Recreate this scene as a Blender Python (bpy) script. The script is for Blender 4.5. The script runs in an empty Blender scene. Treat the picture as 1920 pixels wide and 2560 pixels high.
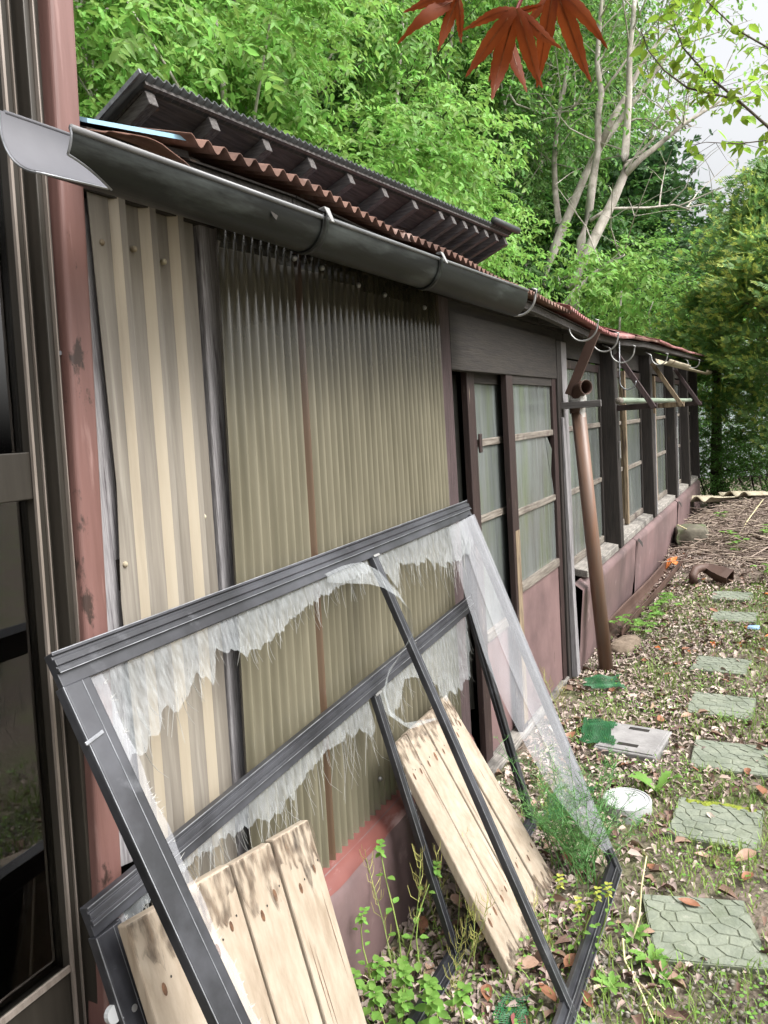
import bpy, math, random
import numpy as np
from mathutils import Vector, Matrix, Euler, noise

R = math.radians
random.seed(7)
rng = np.random.default_rng(7)
SC = bpy.context.scene
COL = SC.collection

# ------------------------------------------------------------------ camera, world, sun, exposure
cam = bpy.data.cameras.new('camera')
cam.sensor_fit = 'HORIZONTAL'; cam.sensor_width = 36.0; cam.lens = 36.04
cam.clip_start = 0.02; cam.clip_end = 500
co = bpy.data.objects.new('camera', cam); COL.objects.link(co)
co.matrix_world = Matrix.Translation((0, 0, 1.5)) @ Matrix.Rotation(R(27.892), 4, 'Z') @ \
    Matrix.Rotation(R(90 - 6.394), 4, 'X') @ Matrix.Rotation(R(-3.776), 4, 'Z')
SC.camera = co

SUN_EL, SUN_AZ = 52, 90        # degrees; azimuth measured clockwise from +Y
w = bpy.data.worlds.new('World'); SC.world = w; w.use_nodes = True
nt = w.node_tree; nt.nodes.clear()
out = nt.nodes.new('ShaderNodeOutputWorld'); bg = nt.nodes.new('ShaderNodeBackground')
sky = nt.nodes.new('ShaderNodeTexSky'); sky.sky_type = 'NISHITA'; sky.sun_disc = False
sky.sun_elevation = R(SUN_EL); sky.sun_rotation = R(SUN_AZ)
sky.dust_density = 10.0; sky.air_density = 1.0; sky.ozone_density = 1.0
hs = nt.nodes.new('ShaderNodeHueSaturation'); hs.inputs['Saturation'].default_value = 0.15
nt.links.new(sky.outputs[0], hs.inputs['Color']); nt.links.new(hs.outputs[0], bg.inputs[0])
bg.inputs[1].default_value = 0.15
nt.links.new(bg.outputs[0], out.inputs[0])

sl = bpy.data.lights.new('sun', 'SUN'); sl.energy = 0.55; sl.angle = R(25); sl.color = (1.0, 0.96, 0.9)
so = bpy.data.objects.new('sun', sl); COL.objects.link(so)
sd = Vector((math.sin(R(SUN_AZ)) * math.cos(R(SUN_EL)), math.cos(R(SUN_AZ)) * math.cos(R(SUN_EL)), math.sin(R(SUN_EL))))
so.rotation_euler = sd.to_track_quat('Z', 'Y').to_euler()

SC.view_settings.view_transform = 'Standard'; SC.view_settings.look = 'None'
SC.view_settings.gamma = 1.0; SC.view_settings.exposure = 1.32

# ------------------------------------------------------------------ materials
MATS = {}

def nodes_of(m):
    m.use_nodes = True
    n = m.node_tree.nodes; l = m.node_tree.links
    return n, l, n['Principled BSDF'], n['Material Output']

def mat(name, c1, c2=None, scale=8.0, stretch=(1, 1, 1), rough=0.7, bump=0.0, bscale=None, metal=0.0, spec=0.4,
        stain=None, stain2=None, detail=6.0, lo=0.35, hi=0.65, transl=0.0, island=0.0, coat=0.0, alpha=None, ascale=14, astretch=(1, 1, 1)):
    """noise between two colours, optional stain layers (colour, scale, threshold, softness, stretch), bump."""
    if name in MATS: return MATS[name]
    m = bpy.data.materials.new(name); n, l, b, o = nodes_of(m)
    tc = n.new('ShaderNodeTexCoord')
    mp = n.new('ShaderNodeMapping'); mp.inputs['Scale'].default_value = stretch
    l.new(tc.outputs['Object'], mp.inputs['Vector'])
    tx = n.new('ShaderNodeTexNoise'); tx.inputs['Scale'].default_value = scale; tx.inputs['Detail'].default_value = detail
    tx.inputs['Roughness'].default_value = 0.62
    l.new(mp.outputs[0], tx.inputs['Vector'])
    rp = n.new('ShaderNodeValToRGB')
    rp.color_ramp.elements[0].position = lo; rp.color_ramp.elements[0].color = (*c1, 1)
    rp.color_ramp.elements[1].position = hi; rp.color_ramp.elements[1].color = (*(c2 or c1), 1)
    l.new(tx.outputs['Fac'], rp.inputs[0])
    col = rp.outputs[0]
    for st in (stain, stain2):
        if not st: continue
        sc_, s_, th, soft, stt = (list(st) + [(1, 1, 1)])[:5]
        mp2 = n.new('ShaderNodeMapping'); mp2.inputs['Scale'].default_value = stt
        mp2.inputs['Location'].default_value = (3.7 * s_, 1.3, 2.1)
        l.new(tc.outputs['Object'], mp2.inputs['Vector'])
        t2 = n.new('ShaderNodeTexNoise'); t2.inputs['Scale'].default_value = s_; t2.inputs['Detail'].default_value = 7
        t2.inputs['Roughness'].default_value = 0.65
        l.new(mp2.outputs[0], t2.inputs['Vector'])
        mr = n.new('ShaderNodeMapRange'); mr.inputs['From Min'].default_value = th - soft; mr.inputs['From Max'].default_value = th + soft
        l.new(t2.outputs['Fac'], mr.inputs[0])
        mx = n.new('ShaderNodeMixRGB'); mx.inputs[2].default_value = (*sc_, 1)
        l.new(mr.outputs[0], mx.inputs[0]); l.new(col, mx.inputs[1]); col = mx.outputs[0]
    if island:
        gm = n.new('ShaderNodeNewGeometry')
        hv = n.new('ShaderNodeHueSaturation')
        a = n.new('ShaderNodeMapRange'); a.inputs['To Min'].default_value = 1 - island; a.inputs['To Max'].default_value = 1 + island
        l.new(gm.outputs['Random Per Island'], a.inputs[0]); l.new(a.outputs[0], hv.inputs['Value'])
        a2 = n.new('ShaderNodeMapRange'); a2.inputs['To Min'].default_value = 0.5 - 0.05 * island; a2.inputs['To Max'].default_value = 0.5 + 0.05 * island
        l.new(gm.outputs['Random Per Island'], a2.inputs[0]); l.new(a2.outputs[0], hv.inputs['Hue'])
        l.new(col, hv.inputs['Color']); col = hv.outputs[0]
    l.new(col, b.inputs['Base Color'])
    b.inputs['Roughness'].default_value = rough; b.inputs['Metallic'].default_value = metal
    b.inputs['Specular IOR Level'].default_value = spec
    if coat: b.inputs['Coat Weight'].default_value = coat
    if bump:
        t3 = n.new('ShaderNodeTexNoise'); t3.inputs['Scale'].default_value = bscale or scale * 2; t3.inputs['Detail'].default_value = 6
        l.new(mp.outputs[0], t3.inputs['Vector'])
        bp = n.new('ShaderNodeBump'); bp.inputs['Strength'].default_value = bump; bp.inputs['Distance'].default_value = 0.01
        l.new(t3.outputs['Fac'], bp.inputs['Height']); l.new(bp.outputs[0], b.inputs['Normal'])
    if transl:
        tr = n.new('ShaderNodeBsdfTranslucent'); mx = n.new('ShaderNodeMixShader'); mx.inputs[0].default_value = transl
        l.new(col, tr.inputs['Color']); l.new(b.outputs[0], mx.inputs[1]); l.new(tr.outputs[0], mx.inputs[2])
        l.new(mx.outputs[0], o.inputs['Surface'])
    if alpha is not None:
        tp = n.new('ShaderNodeBsdfTransparent'); mx = n.new('ShaderNodeMixShader')
        t4 = n.new('ShaderNodeTexNoise'); t4.inputs['Scale'].default_value = ascale; t4.inputs['Detail'].default_value = 5
        mpa = n.new('ShaderNodeMapping'); mpa.inputs['Scale'].default_value = astretch; l.new(tc.outputs['Object'], mpa.inputs[0]); l.new(mpa.outputs[0], t4.inputs['Vector'])
        ar = n.new('ShaderNodeMapRange'); ar.inputs['From Min'].default_value = 0.3; ar.inputs['From Max'].default_value = 0.7
        ar.inputs['To Min'].default_value = alpha[0]; ar.inputs['To Max'].default_value = alpha[1]
        l.new(t4.outputs['Fac'], ar.inputs[0]); l.new(ar.outputs[0], mx.inputs[0])
        l.new(tp.outputs[0], mx.inputs[1]); l.new(b.outputs[0], mx.inputs[2]); l.new(mx.outputs[0], o.inputs['Surface'])
    MATS[name] = m
    return m

VG = (14, 14, 1.0)      # vertical grain
YG = (14, 1.0, 14)      # grain along Y
XG = (1.0, 14, 14)      # grain along X
M = dict(
    beige=mat('taupe painted steel', (0.167, 0.149, 0.126), (0.221, 0.200, 0.169), 3, VG, 0.45, 0.05, 20, spec=0.35, stain=((0.126, 0.112, 0.093), 2.4, 0.60, 0.12, (10, 10, 0.5)), stain2=((0.279, 0.257, 0.221), 3.0, 0.64, 0.08, (14, 14, 0.35))),
    cream_lit=mat('lit rib flank on painted steel', (0.405, 0.350, 0.267), (0.451, 0.396, 0.308), 3, VG, 0.42, 0.03, 20, stain=((0.331, 0.285, 0.221), 2.2, .62, .1, (10, 10, .7))),  # lit copy of the beige steel, for the rib flanks
    greywood=mat('silver weathered wood', (0.13, 0.122, 0.128), (0.30, 0.29, 0.295), 18, (22, 22, .7), 0.85, 0.4, 16, stain=((0.055, 0.046, 0.05), 5, 0.64, 0.05, (12, 12, .8))),
    greyx=mat('weathered wood along wall', (0.13, 0.12, 0.11), (0.30, 0.28, 0.25), 9, YG, 0.85, 0.35, 16, stain=((0.06, 0.055, 0.05), 4, 0.6, 0.1)),
    darkwood=mat('dark stained wood', (0.011, 0.009, 0.008), (0.028, 0.022, 0.019), 7, VG, 0.7, 0.4, 15, stain=((0.071, 0.043, 0.023), 2.2, 0.70, 0.05, (6, 6, 1.2))),
    darkx=mat('dark board grain along wall', (0.017, 0.014, 0.013), (0.032, 0.027, 0.022), 6, YG, 0.75, 0.3, 14),
    purple=mat('peeling purple brown paint', (0.038, 0.025, 0.026), (0.070, 0.045, 0.046), 7, VG, 0.75, 0.45, 14, stain=((0.140, 0.126, 0.119), 3.5, 0.66, 0.05, (9, 9, 1))),
    maroon=mat('dark maroon sash paint', (0.018, 0.0105, 0.010), (0.034, 0.019, 0.017), 6, VG, 0.55, 0.2, 14, stain=((0.20, 0.16, 0.12), 3.2, 0.67, 0.04, (12, 12, 1.3))),
    worn=mat('bare worn sash wood', (0.136, 0.098, 0.060), (0.255, 0.196, 0.128), 7, VG, 0.8, 0.4, 14, stain=((0.043, 0.025, 0.021), 3.4, 0.6, 0.06, (9, 9, 1.2))),
    worny=mat('bare worn rail wood', (0.086, 0.072, 0.058), (0.207, 0.184, 0.156), 8, YG, 0.8, 0.4, 14, stain=((0.041, 0.026, 0.023), 4, 0.6, 0.08)),
    raft=mat('old rafter wood', (0.049, 0.045, 0.044), (0.112, 0.105, 0.101), 6, XG, 0.85, 0.3, 14),
    deckb=mat('stained roof boarding', (0.030, 0.027, 0.026), (0.070, 0.062, 0.057), 4, YG, 0.9, 0.2, 14, stain=((0.19, 0.11, 0.06), 3.4, 0.70, 0.05), stain2=((0.22, 0.21, 0.20), 6, 0.72, 0.05)),
    pink=mat('faded mauve pink paint', (0.128, 0.085, 0.084), (0.189, 0.125, 0.124), 2.2, (1, 1, 1), 0.5, 0.15, 9, stain=((0.077, 0.056, 0.056), 1.7, 0.57, 0.13, (1.5, 1.5, 0.7)), stain2=((0.266, 0.196, 0.194), 6, 0.66, 0.06)),
    pinkd=mat('pink plywood paint', (0.126, 0.079, 0.077), (0.176, 0.113, 0.109), 2.5, (2, 2, 1), 0.6, 0.1, 9, stain=((0.076, 0.048, 0.049), 2.0, 0.60, 0.12), stain2=((0.05, .035, .03), 22, .69, .03, (1, 1, .4))),
    redlip=mat('fresh red paint lip', (0.138, 0.047, 0.040), (0.173, 0.065, 0.054), 6, (1, 1, 1), 0.42, 0.1, 12, stain=((0.357, 0.255, 0.246), 9, 0.62, 0.08, (1, 0.3, 1))),
    pole=mat('pink red painted pipe', (0.119, 0.059, 0.050), (0.158, 0.083, 0.073), 2.5, VG, 0.5, 0.08, 9, stain=((0.036, 0.021, 0.017), 24, 0.63, 0.03, (0.792, 0.792, 0.396)), stain2=((0.25, 0.155, 0.14), 5, 0.63, 0.07, (6, 6, .5))),
    rust=mat('rusty roof sheet', (0.095, 0.048, 0.034), (0.185, 0.105, 0.080), 5, (1, 1, 1), 0.8, 0.25, 30, spec=0.25, stain=((0.05, 0.027, 0.02), 3.3, 0.56, 0.1), stain2=((0.34, 0.25, 0.22), 6, 0.64, 0.07)),
    redroof=mat('faded red roof paint', (0.22, 0.075, 0.07), (0.33, 0.15, 0.14), 3, (1, 1, 1), 0.6, 0.15, 20, stain=((0.12, 0.06, 0.045), 3, 0.62, 0.1), stain2=((0.42, 0.34, 0.32), 4, 0.66, 0.08)),
    zinc=mat('dull zinc underside', (0.065, 0.060, 0.055), (0.110, 0.100, 0.090), 6, (1, 1, 1), 0.6, 0.1, 30, metal=0.3, stain=((0.065, 0.030, 0.018), 3.2, 0.58, 0.08)),
    bluesh=mat('light blue sheet', (0.28, 0.52, 0.68), (0.36, 0.60, 0.76), 5, (1, 1, 1), 0.5),
    blueclad=mat('blue wall cladding', (0.18, 0.34, 0.55), (0.26, 0.43, 0.63), 5, VG, 0.55, 0.05, 12),
    roofdk=mat('charcoal roof sheet', (0.024, 0.029, 0.030), (0.044, 0.050, 0.051), 6, (1, 1, 1), 0.5, 0.1, 20),
    gutter=mat('dark bronze gutter', (0.006, 0.007, 0.007), (0.013, 0.014, 0.013), 3, YG, 0.42, 0.04, 20, spec=0.22, stain=((0.075, 0.085, 0.08), 4, 0.66, 0.14, (3, 0.6, 3))),
    gutin=mat('grey gutter lining', (0.080, 0.080, 0.090), (0.108, 0.108, 0.118), 5, (1, 1, 1), 0.42, 0.03, 20),
    steel=mat('galvanised wire', (0.280, 0.280, 0.272), (0.400, 0.400, 0.392), 20, (1, 1, 1), 0.45, metal=0.6),
    bronze=mat('dark bronze aluminium', (0.030, 0.026, 0.021), (0.042, 0.037, 0.030), 3, VG, 0.38, metal=0.35, spec=0.5),
    bronzeL=mat('worn bronze edge', (0.20, 0.17, 0.145), (0.30, 0.26, 0.23), 6, VG, 0.35, metal=0.4),
    blackal=mat('black anodised aluminium', (0.008, 0.009, 0.011), (0.018, 0.018, 0.022), 9, (1, 1, 1), 0.42, 0.03, 40, spec=0.5, stain=((0.11, 0.115, 0.125), 7, 0.68, 0.07), stain2=((0.05, 0.052, 0.06), 3, 0.56, 0.12)),
    edge=mat('scuffed aluminium edge', (0.14, 0.145, 0.155), (0.30, 0.31, 0.33), 25, (1, 1, 1), 0.4, metal=0.5),
    mesh=mat('torn white screen mesh', (0.36, 0.385, 0.395), (0.45, 0.475, 0.485), 60, (1, 1, 1), 0.7, alpha=(0.15, 0.38), ascale=1, astretch=(50, 150, 30)),
    meshthin=mat('thin sheer screen mesh', (0.368, 0.376, 0.400), (0.416, 0.424, 0.448), 60, (1, 1, 1), 0.6, alpha=(0.26, 0.30), ascale=10),
    fray=mat('frayed screen thread', (0.261, 0.261, 0.243), (0.315, 0.315, 0.298), 30, rough=0.7),
    pine=mat('pale pine board', (0.256, 0.206, 0.153), (0.330, 0.277, 0.216), 7, (7, 7, 0.4), 0.66, 0.2, 12, stain=((0.209, 0.160, 0.113), 2.0, 0.64, 0.08, (8, 8, 0.6)), stain2=((0.353, 0.307, 0.246), 2.0, 0.62, 0.10, (6, 6, 0.7))),
    pineend=mat('sawn pine end', (0.300, 0.180, 0.090), (0.390, 0.255, 0.143), 12, (1, 1, 1), 0.8, 0.2, 30),
    knot=mat('dark knot', (0.05, 0.025, 0.014), (0.17, 0.085, 0.045), 60, rough=0.7),
    mould=mat('dark mould on wood', (0.045, 0.034, 0.027), (0.15, 0.105, 0.070), 26, (1, 1, 1), 0.85, alpha=(-.35, 0.95), ascale=1, astretch=(70, 90, 14)),
    concrete=mat('pale concrete', (0.190, 0.184, 0.182), (0.253, 0.247, 0.242), 12, (1, 1, 1), 0.85, 0.25, 60, stain=((0.132, 0.127, 0.122), 5, 0.62, 0.1)),
    slab=mat('green grey slab', (0.134, 0.153, 0.119), (0.195, 0.214, 0.165), 14, (1, 1, 1), 0.9, 0.35, 90, stain=((0.107, 0.126, 0.084), 5, 0.58, 0.1), stain2=((0.253, 0.260, 0.214), 30, 0.66, 0.06)),
    joint=mat('slab groove', (0.115, 0.13, 0.09), (0.155, 0.17, 0.125), 30, rough=0.95),
    whitepl=mat('white plastic cap', (0.349, 0.359, 0.364), (0.387, 0.392, 0.397), 6, rough=0.4, stain=((0.284, 0.288, 0.284), 5, 0.64, 0.1)),
    stone=mat('rough brown stone', (0.10, 0.075, 0.052), (0.20, 0.155, 0.115), 20, rough=0.9, bump=0.5, bscale=50),
    block=mat('mossy dark stone block', (0.06, 0.055, 0.04), (0.14, 0.125, 0.095), 9, rough=0.95, bump=0.6, bscale=18, stain=((0.06, 0.085, 0.03), 4, 0.58, 0.08)),
    brownpipe=mat('brown plastic pipe', (0.133, 0.072, 0.046), (0.181, 0.101, 0.067), 2, VG, 0.42, 0.02, 20, stain=((0.129, 0.097, 0.079), 2, 0.58, 0.1, (6, 6, 0.7))),
    brownold=mat('old brown gutter', (0.057, 0.031, 0.023), (0.090, 0.053, 0.040), 4, rough=0.6, stain=((0.144, 0.114, 0.096), 5, 0.66, 0.08)),
    bamboo=mat('pale green pole', (0.147, 0.189, 0.140), (0.210, 0.252, 0.196), 6, (5, 0.5, 5), 0.5),
    tape=mat('crumpled clear tape', (0.6, 0.6, 0.56), (0.75, 0.74, 0.70), 30, rough=0.4, alpha=(0.35, 0.7)),
    greennet=mat('green plastic netting', (0.010, 0.07, 0.022), (0.02, 0.12, 0.04), 20, rough=0.5),
    curtain=mat('dusty curtain cloth', (0.085, 0.085, 0.075), (0.15, 0.15, 0.135), 12, VG, 0.9),
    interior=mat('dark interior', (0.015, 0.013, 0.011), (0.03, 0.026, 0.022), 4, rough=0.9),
    housewall=mat('house wall render', (0.20, 0.17, 0.145), (0.24, 0.21, 0.18), 10, rough=0.9, bump=0.2, bscale=60),
    bark=mat('pale grey bark', (0.300, 0.264, 0.229), (0.515, 0.472, 0.422), 7, (1.300, 1.300, 0.455), 0.9, 0.4, 25, stain=((0.601, 0.586, 0.543), 5, 0.64, 0.05), stain2=((0.143, 0.132, 0.105), 3, 0.6, 0.1)),
    barkd=mat('dark bark', (0.05, 0.042, 0.032), (0.12, 0.10, 0.08), 8, (1, 1, 0.35), 0.95, 0.5, 25),
    twig=mat('dry brown twigs', (0.153, 0.113, 0.090), (0.297, 0.239, 0.194), 4, rough=0.9, island=0.35),
    leafA=mat('bright spring leaf', (0.150, 0.310, 0.060), (0.265, 0.455, 0.105), 0.9, rough=0.5, spec=0.35, transl=0.5, island=0.35),
    leafB=mat('mid green leaf', (0.095, 0.22, 0.045), (0.185, 0.345, 0.085), 0.9, rough=0.5, spec=0.35, transl=0.5, island=0.4),
    leafC=mat('deep green leaf', (0.040, 0.105, 0.025), (0.080, 0.165, 0.040), 0.7, rough=0.55, spec=0.3, transl=0.4, island=0.4),
    leafY=mat('yellow green leaf', (0.220, 0.363, 0.039), (0.308, 0.462, 0.066), 3, rough=0.5, spec=0.35, transl=0.5, island=0.3),
    cypin=mat('cypress foliage', (0.110, 0.220, 0.061), (0.187, 0.319, 0.094), 1.5, rough=0.6, transl=0.45, island=0.35),
    cyptip=mat('golden cypress tips', (0.32, 0.42, 0.08), (0.46, 0.52, 0.12), 3, rough=0.6, transl=0.45, island=0.25),
    fir=mat('dark needle foliage', (0.045, 0.11, 0.045), (0.085, 0.17, 0.06), 1.5, rough=0.6, transl=0.3, island=0.35),
    redleaf=mat('bronze red young leaf', (0.30, 0.10, 0.06), (0.42, 0.18, 0.10), 5, rough=0.5, transl=0.4, island=0.25),
    maple=mat('red maple leaf', (0.18, 0.036, 0.009), (0.25, 0.058, 0.014), 40, rough=0.5, spec=0.15, transl=0.6),
    mvein=mat('maple leaf rib', (0.200, 0.056, 0.012), (0.232, 0.072, 0.016), 40, rough=0.5, transl=0.4),
    mstalk=mat('red leaf stalk', (0.14, 0.02, 0.02), (0.2, 0.03, 0.03), 20, rough=0.5),
    weed=mat('soft weed green', (0.12, 0.26, 0.045), (0.20, 0.36, 0.075), 12, rough=0.55, transl=0.4, island=0.25),
    weedy=mat('yellowed weed top', (0.38, 0.42, 0.07), (0.50, 0.50, 0.12), 12, rough=0.55, transl=0.4, island=0.2),
    stem=mat('green stem', (0.16, 0.24, 0.05), (0.26, 0.32, 0.09), 9, rough=0.6, island=0.25),
    straw=mat('pale straw stem', (0.42, 0.36, 0.20), (0.55, 0.50, 0.30), 9, rough=0.7, island=0.25),
    fern=mat('feathery green stem', (0.060, 0.162, 0.043), (0.108, 0.238, 0.065), 9, rough=0.6, island=0.3),
    grass=mat('lawn grass blade', (0.14, 0.235, 0.045), (0.26, 0.35, 0.085), 1.4, rough=0.6, transl=0.35, island=0.4),
    moss=mat('bright moss', (0.13, 0.17, 0.02), (0.22, 0.25, 0.03), 40, rough=0.95, bump=0.6, bscale=120),
    litter=mat('pale dry leaf litter', (0.255, 0.190, 0.160), (0.40, 0.335, 0.295), 2.5, rough=0.85, island=0.28),
    litterb=mat('brown leaf litter', (0.135, 0.082, 0.06), (0.21, 0.135, 0.10), 2.5, rough=0.8, island=0.3),
    deadleaf=mat('russet fallen leaf', (0.165, 0.068, 0.036), (0.265, 0.125, 0.07), 18, rough=0.45, spec=0.4, bump=0.2, bscale=60),
    deadpale=mat('tan fallen leaf', (0.270, 0.165, 0.112), (0.345, 0.232, 0.173), 18, rough=0.5, spec=0.4, bump=0.2, bscale=60),
    deadplum=mat('plum fallen leaf', (0.160, 0.044, 0.044), (0.256, 0.096, 0.096), 14, rough=0.35, spec=0.5),
    orange=mat('orange fallen leaf', (0.48, 0.13, 0.03), (0.60, 0.20, 0.05), 14, rough=0.5),
    gravel=mat('grey gravel', (0.115, 0.105, 0.085), (0.21, 0.195, 0.165), 3, rough=0.9, island=0.4),
    white=mat('pale blue white cladding', (0.759, 0.851, 0.897), (0.851, 0.931, 0.966), 4, rough=0.6),
    bluebit=mat('blue plastic scrap', (0.20, 0.33, 0.62), (0.3, 0.45, 0.7), 9, rough=0.5),
    cement=mat('mossy fibre sheet', (0.28, 0.245, 0.17), (0.40, 0.36, 0.27), 8, rough=0.85, stain=((0.11, 0.065, 0.04), 4, 0.62, 0.06)),
)

def glass_mats():
    # dirty frosted pane: milky film with vertical streaks and some green algae
    m = mat('frosted dirty glass', (0.080, 0.088, 0.083), (0.135, 0.148, 0.143), 2.4, (5, 5, 0.5), 0.2, 0.06, 40, spec=0.55,
            stain=((0.095, 0.115, 0.07), 2.2, 0.58, 0.10, (2, 2, 0.5)), stain2=((0.22, 0.245, 0.24), 3.2, 0.66, 0.08, (5, 6, 0.35)))
    M['frost'] = m
    # clear dark window glass
    g = bpy.data.materials.new('clear window glass'); n, l, b, o = nodes_of(g)
    tp = n.new('ShaderNodeBsdfTransparent'); tp.inputs[0].default_value = (0.75, 0.74, 0.70, 1)
    gl = n.new('ShaderNodeBsdfGlossy'); gl.inputs['Roughness'].default_value = 0.02
    fr = n.new('ShaderNodeFresnel'); fr.inputs[0].default_value = 2.1
    mx = n.new('ShaderNodeMixShader'); l.new(fr.outputs[0], mx.inputs[0]); l.new(tp.outputs[0], mx.inputs[1]); l.new(gl.outputs[0], mx.inputs[2])
    l.new(mx.outputs[0], o.inputs['Surface']); M['glass'] = g
    # corrugated plastic: dirty olive film, clear and smoky near its top edge, one rusty rib
    p = bpy.data.materials.new('aged corrugated plastic'); n, l, b, o = nodes_of(p)
    tc = n.new('ShaderNodeTexCoord'); sx = n.new('ShaderNodeSeparateXYZ'); l.new(tc.outputs['Object'], sx.inputs[0])
    mp = n.new('ShaderNodeMapping'); mp.inputs['Scale'].default_value = (9, 9, 0.8); l.new(tc.outputs['Object'], mp.inputs[0])
    t1 = n.new('ShaderNodeTexNoise'); t1.inputs['Scale'].default_value = 3; t1.inputs['Detail'].default_value = 7; l.new(mp.outputs[0], t1.inputs[0])
    rp = n.new('ShaderNodeValToRGB'); rp.color_ramp.elements[0].position = .3; rp.color_ramp.elements[1].position = .7
    rp.color_ramp.elements[0].color = (0.115, 0.105, 0.072, 1); rp.color_ramp.elements[1].color = (0.180, 0.165, 0.118, 1)
    l.new(t1.outputs[0], rp.inputs[0])
    # rust stripe along one rib (leans with the sheet)
    ma = n.new('ShaderNodeMath'); ma.operation = 'MULTIPLY_ADD'; ma.inputs[1].default_value = -0.036; l.new(sx.outputs['Z'], ma.inputs[0]); l.new(sx.outputs['Y'], ma.inputs[2])
    sb = n.new('ShaderNodeMath'); sb.operation = 'SUBTRACT'; sb.inputs[1].default_value = 1.615; l.new(ma.outputs[0], sb.inputs[0])
    ab = n.new('ShaderNodeMath'); ab.operation = 'ABSOLUTE'; l.new(sb.outputs[0], ab.inputs[0])
    mr = n.new('ShaderNodeMapRange'); mr.inputs['From Min'].default_value = .016; mr.inputs['From Max'].default_value = .008
    mr.inputs['To Max'].default_value = 0.85; l.new(ab.outputs[0], mr.inputs[0])
    mxc = n.new('ShaderNodeMixRGB'); mxc.inputs[2].default_value = (0.085, 0.048, 0.030, 1); l.new(mr.outputs[0], mxc.inputs[0]); l.new(rp.outputs[0], mxc.inputs[1])
    l.new(mxc.outputs[0], b.inputs['Base Color']); b.inputs['Roughness'].default_value = 0.24; b.inputs['Specular IOR Level'].default_value = 0.6; b.inputs['Coat Weight'].default_value = 0.5; b.inputs['Coat Roughness'].default_value = 0.12
    # film thins out towards the sheltered top
    t2 = n.new('ShaderNodeTexNoise'); t2.inputs['Scale'].default_value = 2.2; t2.inputs['Detail'].default_value = 5; l.new(mp.outputs[0], t2.inputs[0])
    ad = n.new('ShaderNodeMath'); ad.operation = 'MULTIPLY_ADD'; ad.inputs[1].default_value = -0.35; l.new(t2.outputs[0], ad.inputs[0]); l.new(sx.outputs['Z'], ad.inputs[2])
    m2 = n.new('ShaderNodeMapRange'); m2.inputs['From Min'].default_value = 1.36; m2.inputs['From Max'].default_value = 1.76; m2.inputs['To Max'].default_value = 0.78
    l.new(ad.outputs[0], m2.inputs[0])
    tp = n.new('ShaderNodeBsdfTransparent'); tp.inputs[0].default_value = (0.5, 0.47, 0.38, 1)
    gl = n.new('ShaderNodeBsdfGlossy'); gl.inputs['Roughness'].default_value = 0.12
    fr = n.new('ShaderNodeFresnel'); fr.inputs[0].default_value = 1.5
    clear = n.new('ShaderNodeMixShader'); l.new(fr.outputs[0], clear.inputs[0]); l.new(tp.outputs[0], clear.inputs[1]); l.new(gl.outputs[0], clear.inputs[2])
    fin = n.new('ShaderNodeMixShader'); l.new(m2.outputs[0], fin.inputs[0]); l.new(b.outputs[0], fin.inputs[1]); l.new(clear.outputs[0], fin.inputs[2])
    l.new(fin.outputs[0], o.inputs['Surface']); M['plastic'] = p
glass_mats()

def ground_mat():
    m = bpy.data.materials.new('soil with gravel and thin grass'); n, l, b, o = nodes_of(m)
    tc = n.new('ShaderNodeTexCoord')
    def nz(s, d=8):
        t = n.new('ShaderNodeTexNoise'); t.inputs['Scale'].default_value = s; t.inputs['Detail'].default_value = d
        t.inputs['Roughness'].default_value = 0.65; l.new(tc.outputs['Object'], t.inputs[0]); return t
    a = nz(55); rp = n.new('ShaderNodeValToRGB')
    rp.color_ramp.elements[0].position = .32; rp.color_ramp.elements[0].color = (0.06, 0.046, 0.034, 1)
    rp.color_ramp.elements[1].position = .7; rp.color_ramp.elements[1].color = (0.20, 0.16, 0.125, 1)
    l.new(a.outputs[0], rp.inputs[0])
    g = nz(2.2); mr = n.new('ShaderNodeMapRange'); mr.inputs['From Min'].default_value = .45; mr.inputs['From Max'].default_value = .62; mr.inputs['To Max'].default_value = .7
    l.new(g.outputs[0], mr.inputs[0])
    mx = n.new('ShaderNodeMixRGB'); mx.inputs[2].default_value = (0.10, 0.12, 0.04, 1); l.new(mr.outputs[0], mx.inputs[0]); l.new(rp.outputs[0], mx.inputs[1])
    l.new(mx.outputs[0], b.inputs['Base Color']); b.inputs['Roughness'].default_value = .95
    v = n.new('ShaderNodeTexVoronoi'); v.inputs['Scale'].default_value = 60; l.new(tc.outputs['Object'], v.inputs[0])
    bp = n.new('ShaderNodeBump'); bp.inputs['Strength'].default_value = .7; bp.inputs['Distance'].default_value = .012
    l.new(v.outputs[0], bp.inputs['Height']); l.new(bp.outputs[0], b.inputs['Normal'])
    return m
M['ground'] = ground_mat()
M['hill'] = mat('leafy forest floor', (0.03, 0.045, 0.015), (0.075, 0.085, 0.03), 1.5, rough=1.0, bump=0.6, bscale=6)

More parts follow.
